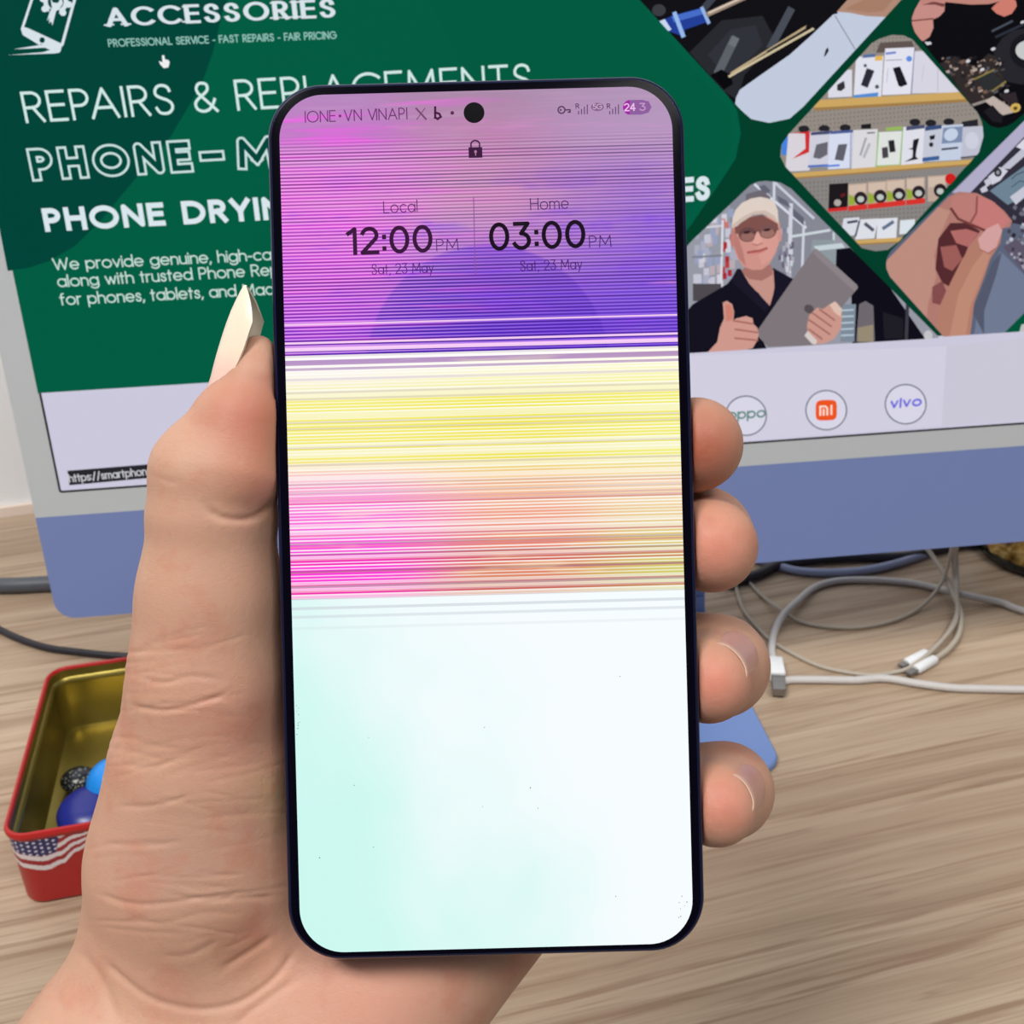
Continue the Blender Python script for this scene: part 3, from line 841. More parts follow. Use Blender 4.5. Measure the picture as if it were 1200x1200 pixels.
# --- fingers over an open circuit board
m = crop(4.283, 1020, 130)
C.clip = hull(m((95, 700), (771, 40), (1500, -671)) + [(1370, edge_y(1370)), (1103.5, edge_y(1103.5))] + m((90, 830), (72, 790), (70, 760), (78, 730)))
C.poly(m((0, -700), (1500, -700), (1500, 1300), (0, 1300)), (92, 100, 122))
C.poly(m((400, 410), (771, 40), (1500, -700), (1500, -500), (520, 410)), (176, 172, 200))
C.poly(m((490, 412), (780, 110), (1500, -600), (1500, 900), (900, 600), (700, 560)), (50, 46, 60))
C.poly(m((590, 400), (771, 270), (1200, 0), (1200, 520), (771, 420), (680, 470)), (110, 132, 148))
C.poly(m((580, 330), (640, 280), (680, 300), (640, 350), (600, 370)), (206, 206, 220)); C.ell(*one(m, 630, 308), 4.5, 5, (44, 40, 52)); C.ell(*one(m, 630, 308), 2, 2.4, (150, 150, 162))
C.poly(m((640, 290), (771, 170), (900, 60), (900, 110), (771, 220), (690, 290)), (190, 190, 206)); C.poly(m((720, 180), (760, 140), (790, 150), (760, 196)), (216, 214, 226))
for p in (((690, 430), (771, 370), (800, 400), (720, 470)), ((560, 350), (590, 330), (600, 360), (575, 380)), ((540, 390), (570, 370), (580, 400), (550, 410))): C.poly(m(*p), (196, 198, 212))
C.line(m((700, 340), (720, 320), (771, 300)), 1.2, (60, 74, 90)); C.line(m((700, 380), (740, 350), (771, 356)), 1.0, (60, 74, 90))
for i in range(46):
    x, y = rnd.uniform(660, 800), rnd.uniform(470, 760)
    if y < 300 + .55 * x: C.poly(m((x, y), (x + 16, y + 8), (x + 8, y + 26), (x - 8, y + 16)), rnd.choice([(150, 150, 166), (70, 66, 80), (40, 36, 48), (190, 190, 204), (110, 110, 126)]))
C.poly(m((655, 680), (720, 640), (900, 800), (900, 980), (760, 810)), (92, 86, 104))
for i in range(26):
    t = rnd.random(); x, y = 672 + 130 * t + rnd.uniform(-8, 26), 672 + 140 * t + rnd.uniform(-24, 20)
    C.poly(m((x, y), (x + 12, y + 4), (x + 8, y + 16), (x - 4, y + 12)), rnd.choice([(170, 166, 182), (60, 54, 68), (140, 134, 150)]))
C.poly(m((640, 700), (771, 830), (900, 960), (900, 1200), (500, 1200), (540, 900)), (112, 122, 146))
C.poly(m((500, 1000), (600, 760), (650, 700), (620, 820), (560, 1000), (560, 1120)), (84, 88, 108))
# fingers
C.poly(m((60, 760), (380, 430), (430, 404), (520, 410), (600, 450), (660, 500), (700, 550), (690, 580), (640, 590), (560, 620), (480, 700), (430, 800), (400, 960), (340, 1150), (60, 900)), (176, 122, 112))
C.poly(m((60, 760), (330, 480), (390, 500), (340, 620), (310, 720), (320, 830), (280, 960), (270, 1060), (60, 860)), (188, 140, 126))
C.poly(m((390, 480), (400, 430), (480, 412), (540, 420), (520, 520), (480, 566), (430, 540)), (186, 124, 116)); C.poly(m((530, 424), (610, 456), (690, 548), (650, 590), (560, 590), (500, 572), (524, 510)), (196, 122, 118))
C.poly(m((330, 640), (390, 560), (470, 560), (540, 600), (480, 680), (430, 800), (390, 880), (350, 860), (316, 790)), (84, 42, 46))
C.poly(m((390, 600), (470, 590), (530, 610), (480, 680), (420, 660)), (178, 108, 104)); C.poly(m((340, 680), (420, 670), (450, 740), (400, 800), (360, 780)), (156, 92, 88))
C.poly(m((300, 880), (350, 850), (370, 900), (340, 970), (300, 960)), (132, 76, 76))
C.line(m((395, 490), (430, 540), (490, 566), (560, 596)), 3, (110, 56, 56)); C.line(m((524, 430), (520, 510), (490, 560)), 2.2, (140, 78, 76))
C.poly(m((300, 1180), (330, 1020), (390, 860), (450, 740), (520, 640), (600, 580), (650, 590), (640, 660), (590, 740), (560, 830), (510, 960), (480, 1200)), (178, 124, 106))
C.poly(m((380, 1160), (430, 920), (500, 780), (560, 700), (590, 720), (550, 830), (490, 980), (460, 1180)), (190, 138, 118))
C.poly(m((528, 640), (570, 590), (630, 562), (650, 600), (620, 680), (580, 710), (540, 690)), (210, 160, 158)); C.line(m((535, 690), (580, 712), (612, 690)), 1.2, (158, 100, 96))
C.poly(m((640, 1130), (771, 1000), (1300, 500), (1300, 1300), (640, 1300)), (0, 84, 58))
C.poly(m((730, 1130), (745, 1070), (771, 1060), (771, 1130)), (190, 192, 190))
C.clip = None
done('repair_picture', 'picture of fingers lifting a part off an open circuit board')
# --- dark circuit board, upper right
m = crop(6.667, 1020, 0)
C.clip = hull(m((480, -170), (370, 0), (325, 80), (303, 140), (303, 190), (325, 255), (380, 325), (860, 930), (920, 985), (980, 1000), (1050, 985), (1110, 950), (1200, 870), (2600, -500)))
C.poly(m((200, -300), (2600, -500), (2600, 1300), (200, 1300)), (12, 12, 17))
C.poly(m((940, 400), (1010, 300), (1100, 240), (1300, 200), (1500, 240), (1500, 650), (1150, 660), (1050, 640), (980, 540)), (38, 38, 44))
C.ell(*one(m, 1215, 400), 22, 21, (24, 24, 30)); C.ell(*one(m, 1210, 395), 14.5, 11.5, (198, 200, 200))
C.poly(m((520, 500), (640, 440), (800, 520), (900, 420), (960, 440), (1000, 560), (1050, 660), (880, 780), (760, 830), (640, 640)), (48, 42, 42))
rb = random.Random(11)
for i in range(170):
    x, y = rb.uniform(520, 1040), rb.uniform(440, 830)
    if y < 300 + .62 * x - 60 and y > 330 + .1 * x:
        w, h = rb.uniform(8, 40), rb.uniform(8, 26)
        C.poly(m((x, y), (x + w, y - w * .4), (x + w + h * .3, y - w * .4 + h), (x + h * .3, y + h)), rb.choice([(116, 88, 74), (150, 128, 116), (60, 52, 54), (36, 32, 36), (176, 160, 152), (92, 78, 70), (84, 84, 92), (30, 28, 34)]))
C.poly(m((800, 620), (930, 560), (1010, 640), (950, 710), (860, 690)), (44, 46, 48))
C.line(m((790, 620), (940, 548)), 2, (132, 120, 70)); C.line(m((930, 712), (1030, 640)), 2, (132, 120, 70))
for x, y in ((740, 480), (1040, 712), (1165, 178), (935, 385), (432, 342), (850, 545)): C.ell(*one(m, x, y), 2.8, 1.8, (206, 206, 212), -20)
C.line(m((930, 245), (1080, 170)), 2.4, (74, 80, 90)); C.line(m((960, 290), (1200, 180)), 3, (44, 48, 58)); C.line(m((780, 820), (900, 780)), 3, (150, 140, 136))
C.poly(m((870, 790), (935, 750), (1070, 840), (1140, 830), (1130, 870), (1050, 890), (1010, 900)), (188, 174, 166))
C.ell(*one(m, 1108, 842), 6.2, 5.2, (206, 172, 92), -20); C.ell(*one(m, 1108, 846), 2.6, 2.2, (90, 70, 30), -20)
C.poly(m((980, 740), (1110, 720), (1130, 800), (1060, 820)), (48, 40, 44)); C.poly(m((860, 870), (930, 820), (1010, 910), (1000, 960), (930, 950)), (30, 28, 34))
# fingers along the top
C.poly(m((290, 60), (370, -60), (600, -60), (560, 20), (555, 90), (520, 130), (460, 160), (300, 180)), (196, 140, 132))
C.poly(m((300, 170), (465, 150), (470, 220), (440, 290), (390, 325), (300, 280)), (200, 142, 132)); C.line(m((310, 166), (465, 150)), 1.6, (120, 62, 62))
C.poly(m((370, 40), (460, 10), (760, 40), (900, 36), (1010, 10), (1060, -60), (380, -60)), (190, 132, 120)); C.poly(m((380, 42), (470, 16), (560, 34), (550, 60), (480, 40)), (120, 66, 64))
C.poly(m((920, 70), (960, 30), (1060, -20), (1110, 10), (1118, 50), (1080, 110), (1020, 134), (960, 110)), (206, 124, 110))
C.poly(m((390, 325), (450, 300), (430, 350), (470, 450), (420, 400)), (20, 16, 20)); C.poly(m((400, 330), (450, 330), (456, 348), (420, 356)), (210, 210, 214))
C.clip = None
done('board_picture', 'picture of fingertips above a dark circuit board')
# ================================================================== the held phone
ROLL = math.radians(1.5)
cR, cU, cB = R[:, 0], R[:, 1], R[:, 2]        # camera right, up, back in the world
pX = math.cos(ROLL) * cR + math.sin(ROLL) * cU
pY = -math.sin(ROLL) * cR + math.cos(ROLL) * cU
pZ = cB
PC = at_depth(569.5, 607, 0.180)              # middle of its front glass
PW, PH, PT, PR = 70.6, 148.2, 7.6, 9.2
PM = frame_matrix(PC, pX, pY, pZ)
phone = empty('smartphone', PC, pX, pY, pZ)
tag(phone, 'dark smartphone with a broken striped screen held upright in the hand', 'phone')
bpy.context.view_layer.update()
def pring(ins, z, dy=0, extra=0):
    return [(x * MM, y * MM, z * MM) for x, y in rrect(PW - 2 * ins, PH - 2 * ins, PR - ins, 0, dy, 14)]
FRAMEM = plain('dark_blue_metal', (26, 32, 66), 0.28, 0.5, 0.4, var=0.15, scale=1500)
GLASSB = plain('black_glass', (7, 6, 16), 0.15, 0.0, 0.04, var=0.0)
BACKM = plain('dark_back_glass', (24, 28, 50), 0.3, 0.2)
v, f = loft([pring(1.2, -PT + .3), pring(.55, -PT + .12), pring(.12, -PT + .7), pring(0, -PT + 1.6), pring(0, -1.5), pring(.12, -.55), pring(.45, -.1), pring(.75, -.02)], True, False)
o = mesh_obj('frame', v, f, FRAMEM, phone); o['label'] = 'dark blue metal band round the edge'
v, f = loft([pring(1.25, -PT + .28), pring(1.1, -PT), pring(3, -PT - .02)]); mesh_obj('back_panel', v, f, BACKM, phone)
v, f = loft([pring(.75, -.6), pring(.75, -.02), pring(.95, 0.0)]); mesh_obj('front_glass', v, f, GLASSB, phone)
for cx, cy in ((22, 62), (22, 48), (22, 34)):
    v, f = lathe([(5.5 * MM, (-PT - .02) * MM), (5.5 * MM, (-PT - 1.2) * MM), (4.6 * MM, (-PT - 1.4) * MM)], 32, cx * MM, cy * MM)
    mesh_obj('rear_lens', v, f, BACKM, phone)

def broken_screen():
    k = Nodes('broken_screen_image')
    uv = k.n('ShaderNodeUVMap', uv_map='UVMap')
    sep = k.n('ShaderNodeSeparateXYZ'); k.t.links.new(uv.outputs[0], sep.inputs[0])
    u, v = sep.outputs[0], sep.outputs[1]                     # v runs down from the top edge
    M_ = k.math
    def vec(su, sv, off=0.0):
        c = k.n('ShaderNodeCombineXYZ')
        k.put(c.inputs[0], M_('MULTIPLY', u, su)); k.put(c.inputs[1], M_('MULTIPLY', v, sv)); c.inputs[2].default_value = off
        return c.outputs[0]
    def row(n, seed):                                          # one random value per display row
        w = k.n('ShaderNodeTexWhiteNoise', noise_dimensions='1D')
        k.put(w.inputs['W'], M_('ADD', M_('FLOOR', M_('MULTIPLY', v, n)), seed))
        return w.outputs['Value']
    soft = k.noise(vec(2.2, 3.4), 1.0, 3, .5)
    streak = k.noise(vec(2.5, 60, 3.0), 1.0, 3, .6)
    L = lambda *c: lin(c)
    # top part: lock screen, magenta to violet
    left = k.ramp(v, [(0.0, L(178, 132, 186)), (0.05, L(196, 116, 200)), (.12, L(232, 104, 226)), (.2, L(220, 88, 230)), (.27, L(172, 66, 232)), (.305, L(120, 50, 214))])
    mid = k.ramp(v, [(0.0, L(168, 134, 166)), (.06, L(190, 132, 176)), (.13, L(206, 146, 190)), (.19, L(176, 118, 210)), (.25, L(124, 70, 226)), (.305, L(98, 44, 214))])
    right = k.ramp(v, [(0.0, L(172, 142, 178)), (.06, L(180, 146, 190)), (.11, L(166, 118, 206)), (.17, L(142, 96, 222)), (.25, L(116, 72, 226)), (.305, L(94, 46, 216))])
    us = M_('ADD', u, M_('MULTIPLY', M_('SUBTRACT', soft, .5), .5))
    top = k.mix(k.sstep(us, .12, .46), left, mid)
    top = k.mix(k.sstep(us, .55, .92), top, right)
    top = k.mix(M_('MULTIPLY', k.sstep(streak, .55, .75), .45), top, L(236, 146, 214))
    # dark round shape of the wallpaper
    dx = M_('MULTIPLY', M_('SUBTRACT', u, .515), 66.4); dy = M_('MULTIPLY', M_('SUBTRACT', v, .322), 144.6)
    dist = M_('SQRT', M_('ADD', M_('MULTIPLY', dx, dx), M_('MULTIPLY', dy, dy)))
    circ = k.sstep(dist, 20.9, 20.2)
    top = k.mix(M_('MULTIPLY', circ, .74), top, k.ramp(v, [(.18, L(112, 60, 214)), (.3, L(72, 30, 206))]))
    # blotches drawn out along the rows
    st2 = k.noise(vec(3.2, 120, 7.0), 1.0, 2, .5); st3 = k.noise(vec(5.0, 34, 13.0), 1.0, 3, .6)
    top = k.mix(M_('MULTIPLY', M_('MULTIPLY', k.sstep(st2, .5, .72), k.sstep(u, .75, .05)), .65), top, L(244, 84, 234))
    top = k.mix(M_('MULTIPLY', M_('MULTIPLY', k.sstep(st3, .5, .7), k.sstep(v, .06, .16)), .5), top, L(126, 52, 236))
    top = k.mix(M_('MULTIPLY', k.sstep(st2, .5, .3), M_('MULTIPLY', k.sstep(v, .29, .1), .3)), top, L(196, 160, 196))
    # fine stripes
    ph = M_('MULTIPLY', v, 2 * math.pi * 252)
    wv = M_('MULTIPLY_ADD', M_('SINE', ph), .5, .5)
    amp = k.sstep(v, .045, .075)
    dark = M_('MULTIPLY', M_('MULTIPLY', k.sstep(wv, .45, .9), amp), M_('MULTIPLY_ADD', row(252, 3.7), .46, .28))
    top = k.mix(dark, top, L(60, 22, 84))
    lite = M_('MULTIPLY', M_('MULTIPLY', k.sstep(wv, .5, .05), amp), M_('MULTIPLY_ADD', k.sstep(us, .7, .1), .42, .16))
    top = k.mix(lite, top, L(255, 188, 244))
    r1 = row(300, 11.3)
    top = k.mix(M_('MULTIPLY', M_('GREATER_THAN', r1, .93), M_('MULTIPLY', k.sstep(v, .2, .31), .7)), top, L(236, 170, 255))
    for pos, wd in ((.2672, .0010), (.289, .0013), (.2965, .0022)):
        top = k.mix(M_('MULTIPLY', M_('LESS_THAN', M_('ABSOLUTE', M_('SUBTRACT', v, pos)), wd), .85), top, L(255, 214, 250))
    # middle part: white glare full of coloured rows
    bl = k.ramp(v, [(.305, L(255, 250, 255)), (.33, L(252, 246, 232)), (.36, L(246, 238, 120)), (.425, L(246, 236, 120)), (.445, L(252, 214, 214)), (.48, L(250, 128, 220)), (.52, L(252, 100, 222)), (.55, L(255, 50, 222)), (.585, L(250, 70, 206))])
    bm = k.ramp(v, [(.305, L(255, 252, 255)), (.33, L(252, 248, 206)), (.36, L(242, 234, 92)), (.43, L(242, 230, 98)), (.45, L(250, 214, 170)), (.49, L(242, 166, 140)), (.54, L(232, 130, 112)), (.585, L(216, 140, 96))])
    br = k.ramp(v, [(.305, L(255, 252, 240)), (.33, L(252, 248, 190)), (.36, L(244, 238, 116)), (.43, L(244, 238, 130)), (.46, L(250, 220, 190)), (.51, L(232, 206, 140)), (.56, L(214, 206, 110)), (.585, L(206, 206, 106))])
    us2 = M_('ADD', u, M_('MULTIPLY', M_('SUBTRACT', soft, .5), .3))
    b = k.mix(k.sstep(us2, .18, .5), bl, bm); b = k.mix(k.sstep(us2, .6, .98), b, br)
    r2, r3, r4 = row(536, 5.1), row(536, 29.9), row(402, 61.7)
    wv2 = M_('MULTIPLY_ADD', M_('SINE', M_('MULTIPLY', v, 2 * math.pi * 268)), .5, .5)
    b = k.mix(M_('MULTIPLY', k.sstep(wv2, .5, .9), .6), b, L(255, 254, 250))
    b = k.mix(M_('MULTIPLY', M_('GREATER_THAN', r2, .68), .5), b, L(255, 254, 250))
    b = k.mix(M_('MULTIPLY', M_('GREATER_THAN', r3, .84), M_('MULTIPLY', k.sstep(v, .42, .5), .62)), b, k.mix(k.sstep(us2, .1, .6), L(240, 20, 150), L(196, 66, 84)))
    b = k.mix(M_('MULTIPLY', M_('GREATER_THAN', r4, .86), M_('MULTIPLY_ADD', k.sstep(v, .45, .58), .3, .25)), b, L(140, 90, 120))
    b = k.mix(M_('MULTIPLY', M_('GREATER_THAN', row(330, 83.3), .78), M_('MULTIPLY', k.sstep(v, .345, .31), .75)), b, L(150, 80, 176))
    b = k.mix(M_('MULTIPLY', k.sstep(streak, .56, .7), .25), b, L(255, 246, 190))
    # lower part: blown out pale aqua
    low = k.mix(k.sstep(M_('ADD', M_('MULTIPLY', soft, .7), M_('SUBTRACT', M_('MULTIPLY', v, .8), M_('MULTIPLY', u, .75))), .45, 1.05), L(246, 252, 255), L(204, 248, 240))
    low = k.mix(M_('MULTIPLY', M_('GREATER_THAN', row(300, 41.2), .5), M_('MULTIPLY', k.sstep(v, .64, .59), .75)), low, L(206, 214, 222))
    img = k.mix(M_('GREATER_THAN', v, .3035), top, b)
    img = k.mix(k.sstep(v, .586, .589), img, low)
    k.put(k.b.inputs['Base Color'], (0, 0, 0)); k.b.inputs['Roughness'].default_value = .3; k.b.inputs['Specular IOR Level'].default_value = .1
    k.put(k.b.inputs['Emission Color'], img); k.b.inputs['Emission Strength'].default_value = 1.0
    return k.m
dw, dh, dcy = 66.3, 144.7, -.25
ol = rrect(dw, dh, 7.4, 0, dcy, 14)
v = [(x * MM, y * MM, .03 * MM) for x, y in ol]
display = mesh_obj('display', v, [tuple(range(len(v)))], broken_screen(), phone, smooth=False)
display['label'] = 'cracked display with coloured stripes over a white glow'
uvl = display.data.uv_layers.new(name='UVMap')
for lp in display.data.loops:
    x, y = ol[lp.vertex_index]
    uvl.data[lp.index].uv = ((x + dw / 2) / dw, (dcy + dh / 2 - y) / dh)
PAGE2 = Canvas(PC + pZ * .06 * MM, pX, pY, pZ, display, SCR, step=2e-6)
SHEET2 = frame_matrix(PC + pZ * .06 * MM, pX, pY, pZ)
K = PAGE2
def done2(name, label):
    o = K.build(name, label)
    o.parent = display
    o.matrix_parent_inverse = PM.inverted()
    o.matrix_basis = SHEET2
    return o
INK = (58, 20, 60); INK2 = (26, 14, 30)
K.text('IONE', (358, 143.4), (393, 142.2), 12.5, .1, (112, 52, 112), gap=.2); K.ell(398.5, 136, 1.7, 1.7, (112, 52, 112)); K.text('VN VINAPI', (404, 141.8), (477, 139.2), 12.5, .1, (104, 46, 108), gap=.22)
K.line([(488, 127.5), (499, 139.5)], 2.2, (120, 70, 110)); K.line([(498, 127), (488.5, 140)], 1.0, (120, 70, 110))
K.line([(510, 126), (510, 138), (513, 139.5), (516.5, 137), (515, 133.5), (510, 132)], 2.6, (70, 24, 64))
K.ell(530, 132.5, 2.2, 2.2, (90, 40, 80))
K.line([(p[0], p[1]) for p in [(658 + 4 * math.cos(t), 129 + 4 * math.sin(t)) for t in [2 * math.pi * i / 20 for i in range(21)]]], 1.6, (84, 56, 90))
K.line([(662, 129), (668, 128.8), (668, 131.6), (666, 131.6)], 1.6, (84, 56, 90)); K.ell(657, 129, 1.2, 1.2, (84, 56, 90))
for x0 in (675, 711.5):
    K.text('R', (x0, 127), (x0 + 3.4, 126.9), 5, .2, (90, 62, 100))
    for i in range(4): K.line([(x0 + 3 + i * 3.4, 133.6 - i * .1), (x0 + 3 + i * 3.4, 131 - i * 2.6)], 1.2, (96, 66, 110))
K.ell(700, 125.5, 7.6, 4.8, (134, 96, 138)); K.text('5G', (695, 128), (705, 127.8), 5.6, .16, (206, 176, 206))
K.ell(738, 126, 8, 8.6, (160, 30, 160)); K.poly([(738, 117.6), (752, 117.2), (760, 119), (763.5, 125.8), (760, 132), (752, 134.5), (738, 134.6)], (140, 92, 156))
K.text('24', (732, 130), (744, 129.6), 8, .18, (240, 190, 240)); K.text('3', (750, 129.6), (756, 129.4), 8, .18, (196, 150, 200))
done2('status_icons', 'row of dark status icons')
K.poly([(549, 173), (565, 172.6), (565.4, 185), (549.4, 185.4)], INK)
K.line([(552, 173), (552, 169)] + [(557 + 5 * math.cos(t), 169 - 4 * math.sin(t)) for t in [math.pi - math.pi * i / 12 for i in range(13)]] + [(562, 172.5)], 1.7, INK)
K.ell(557.3, 178, 1.6, 1.8, (180, 120, 160)); K.line([(557.3, 178), (557.4, 182)], 1.2, (180, 120, 160))
done2('lock_icon', 'small dark padlock')
K.text('Local', (450, 249.6), (489, 248), 13, .085, (92, 40, 96), gap=.2)
K.text('Home', (622, 246), (666, 244.2), 13, .085, (70, 36, 96), gap=.2)
K.text('12:00', (409, 297), (505, 293.6), 28, .17, INK, gap=.27)
K.text('PM', (512, 294), (537, 293), 13, .085, (84, 34, 116), gap=.24)
K.text('03:00', (576, 292), (684, 288.4), 28.5, .17, INK2, gap=.27)
K.text('PM', (691, 290), (716, 289), 13, .085, (62, 34, 100), gap=.24)
K.text('Sat, 23 May', (436, 321.6), (508, 319.2), 11.4, .09, (84, 36, 110), gap=.2)
K.text('Sat, 23 May', (610, 317.6), (682, 315), 11.4, .09, (66, 34, 104), gap=.2)
K.line([(555, 232), (557, 322)], 1.0, (140, 84, 150))
done2('clock_text', 'two dark clock readings side by side')
rs = random.Random(3)
for i in range(26):
    x, y = rs.choice([(rs.gauss(349, 1.2), rs.gauss(836, 14)), (rs.gauss(801, 5), rs.gauss(1068, 9)), (rs.uniform(360, 780), rs.uniform(780, 1060))])
    K.ell(x, y, rs.uniform(.35, .8), rs.uniform(.35, .9), (120, 140, 140), n=8)
done2('dead_spots', 'tiny dark specks')['kind'] = 'stuff'
cq = K.loc((555.5, 132))
v, f = lathe([(1.75 * MM, .05 * MM), (1.75 * MM, .075 * MM), (1.5 * MM, .08 * MM)], 40, cq[0], cq[1])
mesh_obj('camera_hole', v, f, plain('camera_black', (6, 5, 10), .3, spec=.08, var=0), display)

# ================================================================== the hand
def P(px, py, d):
    return np.array([(px - 600) * d / FP, (600 - py) * d / FP, -d])
def cam_to_world(p):
    return CAM + (np.asarray(p) * MM) @ R.T
def sd_cone(p, a, b, ra, rb):
    ba = b - a; pa = p - a
    t = np.clip(pa @ ba / ba.dot(ba), 0, 1)
    return np.linalg.norm(pa - t[:, None] * ba, axis=1) - (ra + (rb - ra) * t)
def smin(a, b, k):
    h = np.clip(.5 + .5 * (b - a) / k, 0, 1)
    return b * (1 - h) + a * h - k * h * (1 - h)
def chain(p, pts, k):
    d = None
    for (x0, y0, d0, r0), (x1, y1, d1, r1) in zip(pts[:-1], pts[1:]):
        e = sd_cone(p, P(x0, y0, d0), P(x1, y1, d1), r0, r1)
        d = e if d is None else smin(d, e, k)
    return d
FINGERS = [
    [(430, 612, 213, 11.5), (640, 548, 206, 9.6), (786, 526, 200.5, 8.9), (815, 521, 188, 8.3)],
    [(485, 690, 214, 11.5), (664, 640, 206.5, 9.8), (822, 630, 201, 9.0), (833, 640, 188, 8.2)],
    [(545, 775, 214, 11), (690, 752, 206.5, 9.6), (841, 780, 201, 9.0), (829, 796, 187.5, 7.7)],
    [(590, 868, 213, 10.5), (716, 926, 205.5, 9.2), (850, 926, 200, 8.3), (838, 942, 187.5, 7.4)],
]
def sdf(p):
    # palm and metacarpals
    d = chain(p, [(300, 960, 214, 17), (430, 612, 213, 13)], 4)
    d = smin(d, chain(p, [(380, 970, 214, 18), (485, 690, 214, 13)], 4), 10)
    d = smin(d, chain(p, [(450, 985, 214, 18.5), (545, 775, 214, 12.5)], 4), 10)
    d = smin(d, chain(p, [(520, 1010, 213, 19), (590, 868, 213, 12)], 4), 10)
    # heel of the hand and forearm
    d = smin(d, chain(p, [(532, 1035, 212, 21.5), (352, 1275, 203, 21), (150, 1560, 190, 25), (-180, 2350, 160, 29)], 8), 9)
    d = smin(d, chain(p, [(205, 1118, 206, 17), (140, 1268, 197, 19.5), (-20, 1520, 184, 25), (-400, 2300, 158, 30)], 8), 7)
    d = smin(d, chain(p, [(380, 1030, 215, 21), (250, 1275, 201, 21), (70, 1540, 187, 26), (-290, 2330, 159, 30)], 8), 10)
    # ball of the thumb
    d = smin(d, chain(p, [(245, 792, 190, 12.9), (243, 900, 196, 16.3), (238, 1000, 200, 19.6), (232, 1062, 203, 20)], 6), 7)
    # thumb
    d = smin(d, chain(p, [(244, 800, 190, 13.0), (246, 705, 188, 11.6), (249, 612, 186, 11.0)], 5), 5)
    t = chain(p, [(249, 600, 186, 10.9), (249, 556, 185, 10.3), (280, 494, 184, 7.5), (295, 464, 183.6, 5.6), (301, 437, 183.4, 4.6), (303, 411, 183.2, 2.7)], 2)
    t = smin(t, chain(p, [(280, 552, 181.6, 7.4), (291, 494, 182, 5.7)], 3), 3)
    d = smin(d, t, 1.6)
    # fingers
    for f_ in FINGERS:
        d = smin(d, chain(p, f_, 3.0), 2.0)
    # the phone pushes the flesh aside
    c = P(569.5, 607, 180); q = p - c
    x = q[:, 0] * math.cos(ROLL) + q[:, 1] * math.sin(ROLL); y = -q[:, 0] * math.sin(ROLL) + q[:, 1] * math.cos(ROLL); z = q[:, 2] + PT / 2
    rr = PR
    qx = np.maximum(np.abs(x) - (PW / 2 - rr), 0); qy = np.maximum(np.abs(y) - (PH / 2 - rr), 0)
    d2 = np.sqrt(qx * qx + qy * qy) - rr
    dz = np.abs(z) - PT / 2
    ph = np.minimum(np.maximum(d2, dz), 0) + np.sqrt(np.maximum(d2, 0) ** 2 + np.maximum(dz, 0) ** 2) - .12
    return -smin(-d, ph, .8)

def surface_nets(fun, lo, hi, h):
    n = np.ceil((np.array(hi) - lo) / h).astype(int) + 1
    cs = 6                                           # coarse step in cells
    nc = (n + cs - 1) // cs + 1
    ax = [lo[i] + np.arange(nc[i]) * cs * h for i in range(3)]
    Gc = np.stack(np.meshgrid(*ax, indexing='ij'), -1).reshape(-1, 3)
    vc = fun(Gc).reshape(nc)
    # blocks near the surface
    near = np.abs(vc) < cs * h * 2.2
    full = np.where(vc > 0, 1e3, -1e3).astype(np.float32).repeat(cs, 0).repeat(cs, 1).repeat(cs, 2)[:n[0], :n[1], :n[2]]
    mask = near.repeat(cs, 0).repeat(cs, 1).repeat(cs, 2)[:n[0], :n[1], :n[2]]
    idx = np.argwhere(mask)
    vals = np.empty(len(idx))
    for s in range(0, len(idx), 400000):
        vals[s:s + 400000] = fun(lo + idx[s:s + 400000] * h)
    full[mask] = vals
    v = full; inside = v < 0
    c = [slice(0, -1), slice(1, None)]
    cnt = sum(inside[c[i], c[j], c[k]].astype(np.int8) for i in (0, 1) for j in (0, 1) for k in (0, 1))
    act = np.argwhere((cnt > 0) & (cnt < 8))
    cid = np.full(cnt.shape, -1, np.int32); cid[tuple(act.T)] = np.arange(len(act))
    pos = np.zeros((len(act), 3)); num = np.zeros(len(act))
    offs = [(i, j, k) for i in (0, 1) for j in (0, 1) for k in (0, 1)]
    for a in offs:
        for ax_ in range(3):
            if a[ax_]: continue
            b = list(a); b[ax_] = 1
            va = v[tuple((act + a).T)]; vb = v[tuple((act + b).T)]
            m = (va < 0) != (vb < 0)
            t = np.where(m, va / np.where(m, va - vb, 1), 0)
            pt = np.repeat(np.array(a, float)[None], len(act), 0); pt[:, ax_] += t
            pos[m] += pt[m]; num[m] += 1
    vert = lo + (act + pos / num[:, None]) * h
    quads = []
    for ax_ in range(3):
        s0 = [slice(None)] * 3; s1 = [slice(None)] * 3
        s0[ax_] = slice(0, -1); s1[ax_] = slice(1, None)
        e = inside[tuple(s0)] != inside[tuple(s1)]
        pts = np.argwhere(e)
        o1, o2 = [(ax_ + 1) % 3, (ax_ + 2) % 3]
        pts = pts[(pts[:, o1] > 0) & (pts[:, o2] > 0) & (pts[:, o1] < n[o1] - 1) & (pts[:, o2] < n[o2] - 1)]
        d1 = np.zeros(3, int); d1[o1] = 1; d2 = np.zeros(3, int); d2[o2] = 1
        q = np.stack([cid[tuple((pts - d1 - d2).T)], cid[tuple((pts - d2).T)], cid[tuple(pts.T)], cid[tuple((pts - d1).T)]], 1)
        flip = ~inside[tuple(pts.T)]
        q[flip] = q[flip][:, ::-1]
        quads.append(q[(q >= 0).all(1)])
    return vert, np.concatenate(quads)

